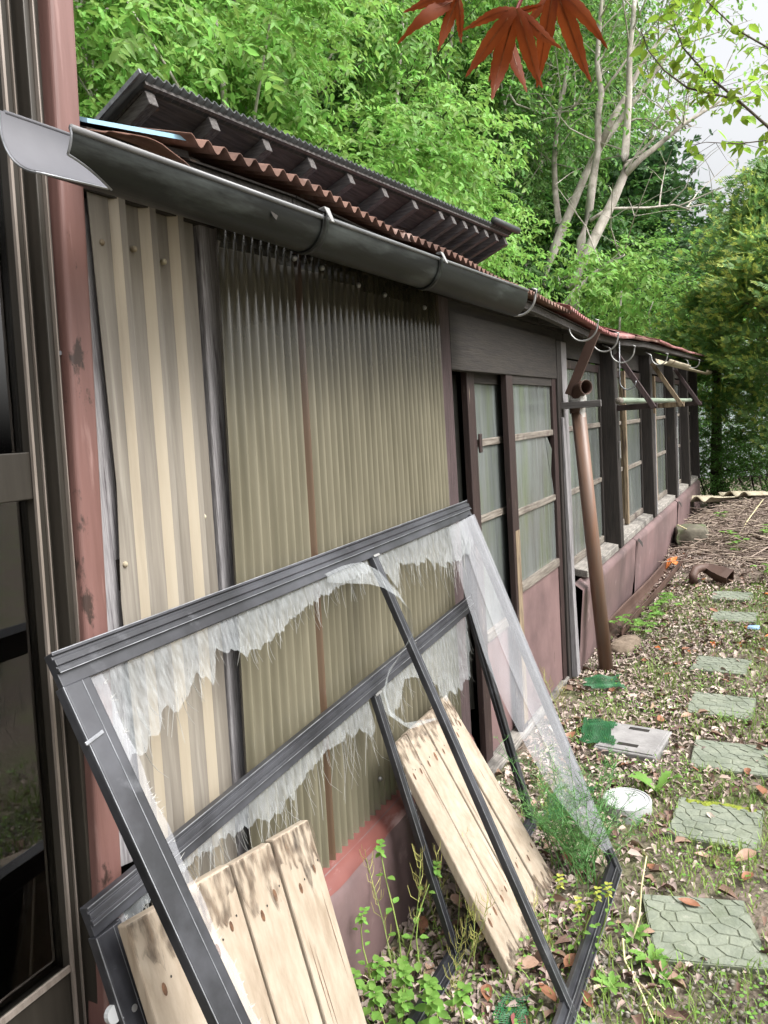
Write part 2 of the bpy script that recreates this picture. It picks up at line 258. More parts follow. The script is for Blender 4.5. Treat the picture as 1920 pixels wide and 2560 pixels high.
# ------------------------------------------------------------------ mesh helpers
class MB:
    def __init__(s): s.v = []; s.f = []; s.mi = []
    def add(s, vs, fs, mi=0):
        o = len(s.v); s.v += [tuple(p) for p in vs]; s.f += [tuple(i + o for i in f) for f in fs]; s.mi += [mi] * len(fs); return s
    def box(s, x0, x1, y0, y1, z0, z1, mi=0):
        return s.add([(x0, y0, z0), (x1, y0, z0), (x1, y1, z0), (x0, y1, z0), (x0, y0, z1), (x1, y0, z1), (x1, y1, z1), (x0, y1, z1)],
                     [(0, 3, 2, 1), (4, 5, 6, 7), (0, 1, 5, 4), (1, 2, 6, 5), (2, 3, 7, 6), (3, 0, 4, 7)], mi)
    def hexa(s, bot, top, mi=0):      # four bottom corners, four top corners
        return s.add(list(bot) + list(top), [(0, 3, 2, 1), (4, 5, 6, 7), (0, 1, 5, 4), (1, 2, 6, 5), (2, 3, 7, 6), (3, 0, 4, 7)], mi)
    def beam(s, p0, p1, wd, th, side=(0, 1, 0), mi=0):
        p0, p1 = Vector(p0), Vector(p1); d = (p1 - p0).normalized(); u = Vector(side); u = (u - d * u.dot(d)).normalized(); n = d.cross(u)
        u *= wd / 2; n *= th / 2
        return s.hexa([p0 - u - n, p0 + u - n, p0 + u + n, p0 - u + n], [p1 - u - n, p1 + u - n, p1 + u + n, p1 - u + n], mi)
    def extrude(s, prof, p0, p1, u, n, mi=0):
        p0, p1, u, n = Vector(p0), Vector(p1), Vector(u), Vector(n); k = len(prof)
        a = [p0 + u * q[0] + n * q[1] for q in prof]; b = [p1 + u * q[0] + n * q[1] for q in prof]
        return s.add(a + b, [(i, (i + 1) % k, k + (i + 1) % k, k + i) for i in range(k)] + [tuple(range(k - 1, -1, -1)), tuple(range(k, 2 * k))], mi)
    def tube(s, pts, r, n=8, cap=True, mi=0):
        pts = [Vector(p) for p in pts]; rs = r if isinstance(r, (list, tuple)) else [r] * len(pts)
        rings = []; ref = Vector((0.13, 0.21, 1)).normalized()
        for i, p in enumerate(pts):
            d = (pts[min(i + 1, len(pts) - 1)] - pts[max(i - 1, 0)]).normalized()
            u = d.cross(ref)
            if u.length < .05: u = d.cross(Vector((1, 0, 0)))
            u.normalize(); v = d.cross(u)
            rings.append([p + (u * math.cos(2 * math.pi * k / n) + v * math.sin(2 * math.pi * k / n)) * rs[i] for k in range(n)])
        vs = [q for rr in rings for q in rr]
        fs = [(i * n + k, i * n + (k + 1) % n, (i + 1) * n + (k + 1) % n, (i + 1) * n + k) for i in range(len(pts) - 1) for k in range(n)]
        if cap: fs += [tuple(range(n - 1, -1, -1)), tuple((len(pts) - 1) * n + k for k in range(n))]
        return s.add(vs, fs, mi)
    def ribbon(s, pts, wd, side=(0, 1, 0), mi=0):
        pts = [Vector(p) for p in pts]; sd_ = Vector(side); vs = []
        for i, p in enumerate(pts):
            ww = wd[i] if isinstance(wd, (list, tuple)) else wd
            vs += [p - sd_ * ww / 2, p + sd_ * ww / 2]
        return s.add(vs, [(2 * i, 2 * i + 1, 2 * i + 3, 2 * i + 2) for i in range(len(pts) - 1)], mi)
    def grid(s, nu, nv, fn, keep=None, mi=0):
        vs = [fn(i / nu, j / nv) for j in range(nv + 1) for i in range(nu + 1)]
        fs = []
        for j in range(nv):
            for i in range(nu):
                if keep and not keep((i + .5) / nu, (j + .5) / nv): continue
                a = j * (nu + 1) + i; fs.append((a, a + 1, a + nu + 2, a + nu + 1))
        return s.add(vs, fs, mi)
    def disc(s, c, r, n, axis_u, axis_v, mi=0):
        c, u, v = Vector(c), Vector(axis_u), Vector(axis_v)
        return s.add([c + (u * math.cos(2 * math.pi * k / n) + v * math.sin(2 * math.pi * k / n)) * r for k in range(n)], [tuple(range(n))], mi)
    def build(s, name, m, parent=None, smooth=False, bevel=0.0, thick=0.0):
        me = bpy.data.meshes.new(name); me.from_pydata(s.v, [], s.f)
        ms = m if isinstance(m, (list, tuple)) else [m]
        for q in ms: me.materials.append(M[q] if isinstance(q, str) else q)
        if len(ms) > 1: me.polygons.foreach_set('material_index', s.mi)
        if smooth: me.polygons.foreach_set('use_smooth', [True] * len(s.f))
        me.update()
        return link(name, me, parent, bevel, thick)

def link(name, me, parent=None, bevel=0.0, thick=0.0):
    o = bpy.data.objects.new(name, me); COL.objects.link(o)
    if parent is not None:
        o.parent = parent; o.matrix_parent_inverse = world_inv(parent)
    if thick:
        md = o.modifiers.new('solid', 'SOLIDIFY'); md.thickness = thick; md.offset = 0
    if bevel:
        md = o.modifiers.new('bevel', 'BEVEL'); md.width = bevel; md.segments = 2; md.limit_method = 'ANGLE'
    return o

def world_inv(p):
    m = Matrix.Identity(4)
    while p is not None:
        m = (p.matrix_parent_inverse @ Matrix.LocRotScale(p.location, p.rotation_euler, p.scale)) @ m; p = p.parent
    return m.inverted()

def tag(o, label, cat=None, group=None, kind=None):
    if label: o['label'] = label
    if cat: o['category'] = cat
    if group: o['group'] = group
    if kind: o['kind'] = kind
    return o

def root(name, loc, label, cat, group=None):
    o = bpy.data.objects.new(name, None); COL.objects.link(o); o.location = loc; o.empty_display_size = .1
    return tag(o, label, cat, group)

def np_mesh(name, V, F, m, smooth=False):
    V = np.asarray(V, np.float32); F = np.asarray(F, np.int32); k = F.shape[1]
    me = bpy.data.meshes.new(name)
    me.vertices.add(len(V)); me.vertices.foreach_set('co', V.ravel())
    me.loops.add(F.size); me.loops.foreach_set('vertex_index', F.ravel())
    me.polygons.add(len(F)); me.polygons.foreach_set('loop_start', np.arange(0, F.size, k, dtype=np.int32))
    me.materials.append(M[m] if isinstance(m, str) else m)
    if smooth: me.polygons.foreach_set('use_smooth', np.ones(len(F), bool))
    me.update(calc_edges=True)
    return me

def unit(a): return a / np.maximum(np.linalg.norm(a, axis=-1, keepdims=True), 1e-9)

def leaf_arrays(P, D, N, L, W, fold=.25, droop=.12):
    """six-vertex folded leaves: base P, direction D, normal N, length L, width W"""
    D = unit(D); S = unit(np.cross(D, N)); N = unit(np.cross(S, D))
    L = L[:, None]; W = W[:, None]
    def pt(t, sgn, wf): return P + D * L * t + S * W * wf * sgn + N * (np.abs(sgn) * W * wf * fold - droop * L * t * t)
    V = np.stack([pt(0, 0, 0), pt(.3, 1, .5), pt(.66, 1, .40), pt(1, 0, 0), pt(.66, -1, .40), pt(.3, -1, .5)], 1).reshape(-1, 3)
    base = (np.arange(len(P)) * 6)[:, None]
    F = np.concatenate([base + np.array([[0, 1, 2]]), base + np.array([[0, 2, 3]]), base + np.array([[0, 3, 4]]), base + np.array([[0, 4, 5]])], 0)
    return V, F

# ================================================================== SETTING: ground, hill
def ground_z(x, y):
    return 0.012 * noise.noise((x * 1.7, y * 1.7, 0)) + 0.006 * noise.noise((x * 6, y * 6, 3)) - 0.012

mb = MB()
xs = [-90, -30, -12, -6, -3, -1.9] + [(-1.5 + .06 * i) for i in range(46)] + [1.6, 2.5, 5, 12, 40, 90]
ys = [-60, -15, -4, -1] + [.2 + .07 * i for i in range(150)] + [11.2, 12.5, 15, 22, 45, 140]
mb.v = [(x, y, ground_z(x, y)) for y in ys for x in xs]
nx = len(xs)
mb.f = [(j * nx + i, j * nx + i + 1, (j + 1) * nx + i + 1, (j + 1) * nx + i) for j in range(len(ys) - 1) for i in range(nx - 1)]
mb.mi = [0] * len(mb.f)
tag(mb.build('ground', 'ground', smooth=True), None, kind='structure')

def hill_z(x, y):
    d = max(0, -3.6 - x + .25 * max(0, y - 9))
    e = max(0, y - 20) * .12
    return min(d * .42 + e, 12) + .25 * noise.noise((x * .4, y * .4, 1)) * min(1, d) - .05
mb = MB()
mb.grid(46, 46, lambda u, v: (-60 + 58 * u ** .8, -20 + 90 * v, hill_z(-60 + 58 * u ** .8, -20 + 90 * v)))
tag(mb.build('hill', 'hill', smooth=True), None, kind='structure')

# ================================================================== HOUSE (left)
LEAN = .045
def hy(y, z): return y + LEAN * (z - 1.5)
house = root('house', (-2.2, -.6, 0), 'house with dark bronze sliding glass door beside the pink corner pipe', 'house')
def hstrip(name, y0, y1, x0, x1, z0, z1, m, parent=house, bevel=.002):
    b = MB(); b.hexa([(x0, hy(y0, z0), z0), (x1, hy(y0, z0), z0), (x1, hy(y1, z0), z0), (x0, hy(y1, z0), z0)],
                     [(x0, hy(y0, z1), z1), (x1, hy(y0, z1), z1), (x1, hy(y1, z1), z1), (x0, hy(y1, z1), z1)])
    return b.build(name, m, parent, bevel=bevel)
fr = hstrip('door_frame', .9100, .9220, -1.24, -1.105, .38, 2.55, 'bronze')
hstrip('jamb_fin', .9223, .9245, -1.20, -1.098, .38, 2.55, 'bronzeL', fr, 0)
hstrip('jamb_strip', .9248, .9345, -1.20, -1.106, .38, 2.55, mat('grey bronze face', (0.085, 0.075, 0.065), (0.11, 0.10, 0.09), 4, VG, .4, metal=.3), fr)
hstrip('jamb_strip', .9350, .950, -1.2, -1.112, .38, 2.55, 'bronze', fr)
hstrip('frame_head', -1.6, .955, -1.24, -1.095, 2.55, 2.62, 'bronze', fr)
hstrip('frame_sill', -1.6, .955, -1.26, -1.06, .40, .455, 'bronze', fr)
dr = hstrip('sliding_door', .882, .918, -1.175, -1.135, .455, 2.55, 'bronze')
hstrip('door_edge_strip', .8805, .8855, -1.1345, -1.128, .455, 2.55, 'bronzeL', dr, 0)
hstrip('door_edge_strip', .9005, .9030, -1.1345, -1.130, .455, 2.55, 'bronzeL', dr, 0)
hstrip('bottom_rail', -.02, .882, -1.172, -1.138, .455, .575, 'bronze', dr)
hstrip('glazing_bead', -.02, .880, -1.1375, -1.132, .575, .586, 'bronzeL', dr, 0)
hstrip('mid_rail', -.02, .882, -1.172, -1.136, 1.415, 1.495, 'bronze', dr)
hstrip('pane', -.02, .882, -1.158, -1.154, .575, 1.415, 'glass', dr, 0)
hstrip('pane', -.02, .882, -1.158, -1.154, 1.495, 2.5, 'glass', dr, 0)
hstrip('stile', -.08, -.02, -1.175, -1.135, .455, 2.55, 'bronze', dr)
hstrip('sliding_door', -1.0, -.10, -1.215, -1.185, .455, 2.55, 'bronze')
# interior of the house: floor boards and a back wall
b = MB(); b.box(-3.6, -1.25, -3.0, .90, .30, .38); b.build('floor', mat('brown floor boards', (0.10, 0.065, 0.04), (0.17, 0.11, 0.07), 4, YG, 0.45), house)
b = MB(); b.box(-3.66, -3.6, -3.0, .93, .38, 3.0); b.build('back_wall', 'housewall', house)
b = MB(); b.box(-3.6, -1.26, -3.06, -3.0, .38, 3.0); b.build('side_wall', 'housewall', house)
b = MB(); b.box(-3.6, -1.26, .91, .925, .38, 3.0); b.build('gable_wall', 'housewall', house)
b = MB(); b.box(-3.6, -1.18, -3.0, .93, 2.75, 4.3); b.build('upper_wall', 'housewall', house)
b = MB(); b.hexa([(-1.2, -3.2, 4.3), (-3.7, -3.2, 4.3), (-3.7, .96, 4.3), (-1.2, .96, 4.3)], [(-1.15, -3.2, 4.42), (-3.7, -3.2, 4.42), (-3.7, 1.0, 4.42), (-1.15, 1.0, 4.42)]); b.build('roof', 'roofdk', house)
b = MB(); b.box(-3.6, -1.22, -3.0, .93, -.02, .30); b.build('foundation', 'concrete', house)
# pink pipe on the corner
def rrect(w_, d_, r_, n_=4):
    P_ = []
    for cx, cy, a0 in ((w_ / 2 - r_, d_ / 2 - r_, 0), (-w_ / 2 + r_, d_ / 2 - r_, 90), (-w_ / 2 + r_, -d_ / 2 + r_, 180), (w_ / 2 - r_, -d_ / 2 + r_, 270)):
        for k in range(n_ + 1):
            a = R(a0 + 90 * k / n_); P_.append((cx + r_ * math.cos(a), cy + r_ * math.sin(a)))
    return P_
b = MB(); b.extrude(rrect(.056, .053, .008), (-1.110, .9565 - .065 * 1.5, 0), (-1.110, .9565 + .065 * 2.8, 4.3), (1, 0, 0), (0, 1, 0))
pp = tag(b.build('corner_pipe', 'pole', house, smooth=False), 'pink red painted square pipe with rust specks')
b = MB(); b.tube([(-1.107, hy(.930, 1.66), 1.66), (-1.102, hy(.930, 1.66), 1.66)], .004, 8); b.build('screw', 'edge', fr)

# ================================================================== SHED
shed = root('shed', (-1.6, 5.5, 0), 'long low derelict shed with corrugated panels, sash windows and pink skirting', 'shed')
EY = [0.5, 0.9, 1.5, 2.0, 3.4, 4.5, 5.4, 6.4, 9.0, 11.2, 12.0]
EZ = [2.018, 2.018, 2.030, 2.015, 1.992, 1.955, 1.975, 2.02, 2.07, 2.11, 2.13]
def eave(y): return float(np.interp(y, EY, EZ))
SL = .32
# --- ribbed beige sheet
def sheet_lean(y, z): return y + .03 * (z - 1.97)
prof = [(1.040, -1.120), (1.098, -1.120)]
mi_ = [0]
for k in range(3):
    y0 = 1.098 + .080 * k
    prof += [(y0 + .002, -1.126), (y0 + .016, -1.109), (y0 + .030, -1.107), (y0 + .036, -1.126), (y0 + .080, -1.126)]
    mi_ += [0, 1, 0, 0, 0]  # near flank of each rib coloured paler to imitate light on it
b = MB(); k = len(prof); zz = [.30, .8, 1.2, 1.32, 1.42, 1.70, 1.985]
jag = [.034, .022, .012, .019, .024, .016, .009]
for zi, z in enumerate(zz):
    b.v += [(x, sheet_lean(y, z) + (jag[zi] if i == 0 else 0), z) for i, (y, x) in enumerate(prof)]
for zi in range(len(zz) - 1):
    for i in range(k - 1):
        a = zi * k + i; b.f.append((a, a + 1, a + k + 1, a + k)); b.mi.append(mi_[i])
rs = b.build('ribbed_sheet', ['beige', 'cream_lit'], shed, thick=.0015); tag(rs, 'beige ribbed steel sheet with rib flanks coloured pale as if lit')
for (y, z) in [(1.075, 1.87), (1.156, 1.872), (1.236, 1.86), (1.068, 1.27), (1.134, 1.29), (1.212, 1.31), (1.300, 1.33)]:
    b = MB(); b.tube([(-1.128, sheet_lean(y, z), z), (-1.117, sheet_lean(y, z), z), (-1.114, sheet_lean(y, z), z)], [.006, .006, .003], 8); b.build('nail', 'cement', rs, smooth=True)
# grey plank behind the pink pipe and the post right of the sheet
b = MB(); b.hexa([(-1.165, .935, .72), (-1.135, .940, .70), (-1.135, 1.044, .68), (-1.165, 1.048, .70)], [(-1.165, 1.012, 1.95), (-1.135, 1.012, 1.95), (-1.135, 1.074, 1.95), (-1.165, 1.074, 1.95)])
b.build('plank', 'greywood', shed, bevel=.003)
b = MB(); b.hexa([(-1.20, 1.275, 0), (-1.118, 1.275, 0), (-1.118, 1.325, 0), (-1.20, 1.325, 0)], [(-1.20, 1.352, 2.0), (-1.118, 1.352, 2.0), (-1.118, 1.406, 2.0), (-1.20, 1.406, 2.0)])
b.build('post', 'greywood', shed, bevel=.004)
# --- corrugated plastic sheet
NW = 37
def plastic_fn(u, v):
    z = .335 + 1.65 * v; y = 1.368 + 1.192 * u + .050 * (z - 1.985) * (1 - u) ** 1.3
    return (-1.094 + .0098 * math.cos(2 * math.pi * NW * u) + .006 * math.sin(3 * u * math.pi) * (1 - v), y, z)
b = MB(); b.grid(NW * 10, 5, plastic_fn); pl = b.build('plastic_sheet', 'plastic', shed, smooth=True)
tag(pl, 'olive tinted corrugated plastic sheet')
for (u, v) in [(.07, .985), (.24, .965), (.36, .962), (.52, .95), (.65, .945), (.88, .94), (.06, .47), (.50, .07), (.72, .10), (.9, .5)]:
    p = Vector(plastic_fn(round(u * NW) / NW, v)); b = MB(); b.tube([p, p + Vector((.006, 0, 0)), p + Vector((.010, 0, 0))], [.008, .007, .003], 8); b.build('screw', 'steel', pl, smooth=True)
# dark interior: back wall, end walls, floor
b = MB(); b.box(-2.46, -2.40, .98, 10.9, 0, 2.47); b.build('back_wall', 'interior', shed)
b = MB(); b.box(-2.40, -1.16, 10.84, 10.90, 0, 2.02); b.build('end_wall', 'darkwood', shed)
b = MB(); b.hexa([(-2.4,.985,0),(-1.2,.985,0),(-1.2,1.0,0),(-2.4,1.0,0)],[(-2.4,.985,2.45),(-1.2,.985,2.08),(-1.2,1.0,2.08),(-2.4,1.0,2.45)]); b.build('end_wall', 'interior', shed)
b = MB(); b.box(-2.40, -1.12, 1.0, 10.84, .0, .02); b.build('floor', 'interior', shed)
for z in (.62, 1.25):     # nailers behind the sheets
    b = MB(); b.box(-1.16, -1.132, 1.04, 2.66, z - .03, z + .03); b.build('nailing_rail', 'darkx', shed)
b = MB(); b.box(-1.145, -1.10, 2.578, 2.690, 0, 1.95); b.build('post', 'purple', shed, bevel=.004)
b = MB(); b.box(-1.135, -1.100, 2.691, 4.20, 1.690, 1.905); hb = b.build('header_board', 'darkx', shed, bevel=.003)
b = MB(); b.hexa([(-1.16, .99, 1.955), (-1.11, .99, 1.955), (-1.11, 10.9, 1.955), (-1.16, 10.9, 1.955)], [(-1.16, .99, 2.0), (-1.11, .99, 2.0), (-1.11, 10.9, 2.03), (-1.16, 10.9, 2.03)]); b.build('wall_plate', 'darkx', shed)
b = MB(); b.box(-1.15, -1.128, 2.70, 4.44, 1.905, 1.955); b.build('wall_board', 'darkx', shed)
b = MB(); b.box(-1.15, -1.125, 4.44, 10.9, 1.82, 1.955); b.build('wall_board', 'darkx', shed)

# --- sashes (doors and windows)
def sash(name, y0, y1, x, z0, z1, rails, sw=.05, lower=None, stile_m=('maroon', 'maroon'), rail_m='worny', tear=None, top_m='maroon', th=.028):
    b = MB(); b.box(x - th, x, y0, y0 + sw, z0, z1); r_ = b.build(name, stile_m[0], shed, bevel=.003)
    b = MB(); b.box(x - th, x, y1 - sw * .8, y1, z0, z1); b.build('stile', stile_m[1], r_, bevel=.003)
    b = MB(); b.box(x - th, x - .003, y0 + sw, y1 - sw * .8, z1 - .05, z1); b.build('top_rail', top_m, r_, bevel=.002)
    for z in rails:
        b = MB(); b.box(x - th, x - .004, y0 + sw, y1 - sw * .8, z - .016, z + .016); b.build('rail', rail_m, r_, bevel=.004)
    lev = [z0 + .02] + sorted(rails) + [z1 - .05]
    if lower:
        b = MB(); b.box(x - th + .004, x - .008, y0 + sw, y1 - sw * .8, z0 + .01, lower - .02); b.build('lower_panel', 'pinkd', r_)
        b = MB(); b.box(x - th, x + .004, y0 + sw, y1 - sw * .8, lower - .022, lower + .022); b.build('lock_rail', rail_m, r_, bevel=.005)
        lev[0] = lower + .022
    else:
        b = MB(); b.box(x - th, x - .002, y0 + sw, y1 - sw * .8, z0, z0 + .045); b.build('bottom_rail', rail_m, r_, bevel=.004)
        lev[0] = z0 + .045
    for i in range(len(lev) - 1):
        a, c = lev[i] + (.016 if i else 0), lev[i + 1] - (.016 if i < len(lev) - 2 else 0)
        ya, yb = y0 + sw, y1 - sw * .8; xp = x - th * .55
        b = MB()
        if tear is not None and i == tear:     # a strip of pane missing at the corner, its film curling outward
            b.add([(xp, ya, a), (xp, yb, a), (xp, yb, a + .02), (xp, yb - .095, c), (xp, ya, c)], [(0, 1, 2, 3, 4)])
            f2 = MB(); f2.add([(xp + .002, yb - .05, a + .10), (xp + .02, yb - .075, a + .25), (xp + .002, yb - .10, c), (xp + .002, yb - .125, c), (xp + .002, yb - .09, a + .2)], [(0, 1, 2, 3, 4)])
            f2.build('curled_film', 'frost', r_)
        else:
            b.add([(xp, ya, a), (xp, yb, a), (xp, yb, c), (xp, ya, c)], [(0, 1, 2, 3)])
        b.build('pane', 'frost', r_)
    return r_
d1 = sash('sliding_door', 2.965, 3.60, -1.150, .03, 1.70, [1.40, 1.075], .085, .56, ('maroon', 'maroon'), top_m='darkx')
d2 = sash('sliding_door', 3.335, 4.165, -1.106, .03, 1.70, [1.405, 1.055], .09, .70, ('maroon', 'maroon'), tear=1, top_m='darkx')
b = MB(); b.box(-1.107, -1.1045, 3.362, 3.422, .06, .98); b.build('worn_patch', 'worn', d2)
b = MB(); b.box(-1.149, -1.140, 3.055, 3.085, 1.36, 1.44); b.build('latch', 'maroon', d1, bevel=.003)
b = MB(); b.box(-1.20, -1.095, 2.69, 4.17, 0.0, .03); b.build('threshold', 'greyx', shed, bevel=.004)
# posts along the window wall
b = MB(); b.box(-1.16, -1.095, 4.172, 4.27, 0, 1.90); b.build('post', 'darkwood', shed, bevel=.005)
b = MB(); b.hexa([(-1.094, 4.22, .01), (-1.060, 4.22, .01), (-1.060, 4.29, .01), (-1.094, 4.29, .01)], [(-1.094, 4.20, 1.48), (-1.082, 4.20, 1.48), (-1.082, 4.24, 1.48), (-1.094, 4.24, 1.48)]); b.build('split_plank', 'greywood', shed, bevel=.003)
b = MB(); b.box(-1.15, -1.105, 4.275, 4.42, 0, 1.90); b.build('post', 'greywood', shed, bevel=.005)
PY = [5.40, 6.96, 8.49, 9.70, 10.80]
for i, y in enumerate(PY):
    b = MB(); t_ = .01 * math.sin(i * 7)
    b.hexa([(-1.16, y, .55), (-1.02, y, .55), (-1.02, y + .11, .55), (-1.16, y + .11, .55)], [(-1.16, y + t_, 1.95), (-1.035, y + t_, 1.95), (-1.035, y + .11 + t_, 1.95), (-1.16, y + .11 + t_, 1.95)])
    po = b.build('post', 'darkwood', shed, bevel=.006)
    if i in (0, 2):
        b = MB(); b.box(-1.023, -1.012, y + .03, y + .045, 1.17, 1.29); b.build('staple', 'steel', po, bevel=.002)
    if i in (1, 2):      # pale worn batten on the far edge of a post
        b = MB(); b.box(-1.05, -1.022 + .006, y + .112, y + .135, .56, 1.45); b.build('batten', 'greywood', po, bevel=.003)
edges = [4.42] + [q for y in PY for q in (y, y + .11)]
for i in range(5):
    a, c = edges[2 * i], edges[2 * i + 1]; mid = (a + c) / 2
    if i == 0:
        sash('window_sash', a + .005, c - .005, -1.125, .60, 1.81, [1.41, 1.035], .04, None, ('purple', 'darkwood'))
    else:
        sash('window_sash', a + .005, mid + .02, -1.142, .60, 1.80, [1.40, 1.04], .04, None, ('darkwood', 'worn'))
        sash('window_sash', mid - .02, c - .005, -1.112, .60, 1.80, [1.40, 1.04], .045, None, ('worn', 'darkwood'))
for a, c in ((4.46, 7.0), (7.0, 8.6), (8.6, 10.9)):
    b = MB(); b.hexa([(-1.17, a, .555), (-1.04, a, .535), (-1.04, c - .003, .535), (-1.17, c - .003, .555)], [(-1.17, a, .60), (-1.04, a, .578), (-1.04, c - .003, .578), (-1.17, c - .003, .60)])
    b.build('window_sill', 'greyx', shed, bevel=.004)
# --- pink sheet skirting
def skirt(name, y0, y1, top, seed, xo=-1.035, xb=-1.075, m='pink'):
    b = MB(); n_ = max(6, int((y1 - y0) / .08))
    def fn(u, v):
        y = y0 + (y1 - y0) * u; z = top * v
        dx = .012 * noise.noise((y * 1.3, z * 2, seed)) + .006 * noise.noise((y * 5, z * 5, seed))
        if v > .93: return (xo - .05 * (v - .93) / .07 + dx, y, top + .012 * noise.noise((y * 4, 0, seed)) + .004 * (1 - v))
        return (xb + (xo - xb) * (v / .93) ** .8 + dx, y, z)
    b.grid(n_, 14, fn); return b.build(name, m, shed, smooth=True)
for i, (a, c) in enumerate(((4.30, 6.05), (6.05, 8.55), (8.55, 10.92))):
    tag(skirt('skirting_sheet', a, c + .01, .535, i * 3 + 1, -1.030 + .004 * i, -1.085 + .02 * i), 'pink painted metal skirting sheet')
for y in (6.06, 8.56):
    b = MB(); b.add([(-1.022, y, .50), (-1.022, y + .05, .51), (-.998, y + .07, .47), (-.990, y + .03, .44)], [(0, 1, 2, 3)]); b.build('torn_flap', 'darkwood', shed)
b = MB(); b.hexa([(-1.12, 10.9, 0), (-1.03, 10.92, 0), (-1.03, 10.94, 0), (-1.12, 10.96, 0)], [(-1.12, 10.9, .5), (-1.03, 10.92, .5), (-1.03, 10.94, .5), (-1.12, 10.96, .5)]); b.build('skirting_return', 'pink', shed)
def ledge(u, v):
    y = .98 + 1.585 * u
    P_ = [(-1.115, .355), (-1.075, .348), (-1.050, .328), (-1.036, .295), (-1.030, .25), (-1.030, .15), (-1.036, 0)]
    t = v * 6; i = min(5, int(t)); q = t - i
    x = P_[i][0] * (1 - q) + P_[i + 1][0] * q; z = P_[i][1] * (1 - q) + P_[i + 1][1] * q
    return (x + .010 * noise.noise((y * 2, z * 3, 9)), y, z + .004 * noise.noise((y * 3, 1, 9)))
b = MB(); b.grid(40, 18, ledge); b.build('foundation', 'pink', shed, smooth=True)
b = MB(); b.grid(40, 4, lambda u, v: tuple(Vector(ledge(u, v * (.40 + .05 * noise.noise((u * 14, 0, 0))))) + Vector((.0016, 0, .0016)))); b.build('paint_lip', 'redlip', shed, smooth=True)

# --- roof: corrugated sheets, boards, rafters
WL = .046
def roof_sheet(name, y0, y1, m, dz=0., dx=0., xr=-2.35, amp=.0095, tilt=0., sag=0., parent=shed):
    n_ = int((y1 - y0) / WL * 8)
    b = MB()
    def fn(u, v):
        y = y0 + (y1 - y0) * u; x = (-.925 + dx) * (1 - v) + xr * v
        z = eave(y) + dz + SL * (-.925 - x) + amp * math.cos(2 * math.pi * (y - y0) / WL) + tilt * (u - .5) * (1 - v)
        z += .012 * noise.noise((y * 1.5, x * 2, 5)) - sag * math.sin(math.pi * u) * (1 - v)
        return (x + .010 * noise.noise((y * 2.3, 7, 1)) * (1 - v), y, z)
    b.grid(n_, 5, fn); return b.build(name, m, parent, smooth=True, thick=.0016)
roof_sheet('roof_sheet', 1.12, 2.02, 'rust')
roof_sheet('roof_sheet', 1.99, 3.02, 'rust', .004, -.004)
roof_sheet('roof_sheet', 3.00, 3.75, 'rust', -.002, .012)
roof_sheet('roof_sheet', 3.70, 4.65, 'redroof', .008, .02, tilt=-.02)
roof_sheet('roof_sheet', 4.62, 5.55, 'redroof', .004, .015, tilt=.015, sag=.012)
roof_sheet('roof_sheet', 5.50, 6.75, 'rust', .006, .0, sag=.01)
roof_sheet('roof_sheet', 6.70, 8.10, 'redroof', .010, .01, tilt=-.012)
roof_sheet('roof_sheet', 8.05, 9.60, 'redroof', .004, .0)
roof_sheet('roof_sheet', 9.55, 11.15, 'rust', .010, .01, tilt=.02)
tag(roof_sheet('under_sheet', 1.30, 2.0, 'zinc', -.040, -.075, -1.7), 'older zinc sheet under the rusty one')
for (ya, yb, xa, xb, l_) in ((4.1, 4.72, -1.02, -1.5, .05), (5.0, 5.9, -1.0, -1.6, .035), (6.3, 7.6, -1.02, -1.7, .03), (8.2, 9.3, -1.0, -1.5, .03)):   # loose patches lying on the roof
    b = MB(); b.hexa(*[[(x, y, eave(y) + .012 + SL * (-.925 - x) + (l_ if x < -1.2 else .008) * (1 if y == ya else .55) + o_) for (x, y) in ((xa, ya), (xa, yb), (xb, yb), (xb, ya))] for o_ in (0, .004)])
    b.build('roof_patch', 'redroof', shed)
# blue sheet at the near end and a rusted flap below it
b = MB(); b.hexa(*[[(-1.085, 1.035, 2.062 + o_), (-.945, 1.135, 2.028 + o_), (-1.7, 1.135, 2.30 + o_), (-1.7, 1.035, 2.30 + o_)] for o_ in (0, .008)]); b.build('blue_sheet', 'bluesh', shed)
b = MB(); b.hexa(*[[(-1.088, 1.035, 2.043 + o_), (-.962, 1.15, 2.006 + o_), (-1.7, 1.15, 2.27 + o_), (-1.7, 1.035, 2.27 + o_)] for o_ in (0, .013)]); b.build('eave_board', 'darkx', shed)
b = MB(); b.grid(10, 6, lambda u, v: (-.955 - .16 * v, .99 + .17 * u + .02 * noise.noise((u * 4, v * 4, 2)), 2.000 + .016 * math.sin(u * 2.8) + .05 * v - .03 * u * u)); b.build('rusted_flap', 'rust', shed, smooth=True, thick=.002)
y = 1.18
while y < 11.0:
    b = MB(); z0 = eave(y) - .012
    b.beam((-.985, y, z0 - .035 + SL * .06), (-2.35, y, z0 - .035 + SL * (1.425)), .045, .05, (0, 1, 0)); b.build('rafter', 'raft', shed, bevel=.003); y += .455
for a, c in zip(EY[1:-2], EY[2:-1]):
    b = MB(); b.beam((-.985, max(a, 1.15), eave(a) - .030), (-.985, c - .004, eave(c) - .030), .03, .028, (0, 0, 1)); b.build('eave_batten', 'raft', shed)
    b = MB(); b.hexa([(-.96, max(a, 1.15), eave(a) - .016), (-2.35, max(a, 1.15), eave(a) - .016 + SL * 1.39), (-2.35, c - .004, eave(c) - .016 + SL * 1.39), (-.96, c - .004, eave(c) - .016)],
                     [(-.96, max(a, 1.15), eave(a) - .012), (-2.35, max(a, 1.15), eave(a) - .012 + SL * 1.39), (-2.35, c - .004, eave(c) - .012 + SL * 1.39), (-.96, c - .004, eave(c) - .012)]); b.build('roof_board', 'deckb', shed)

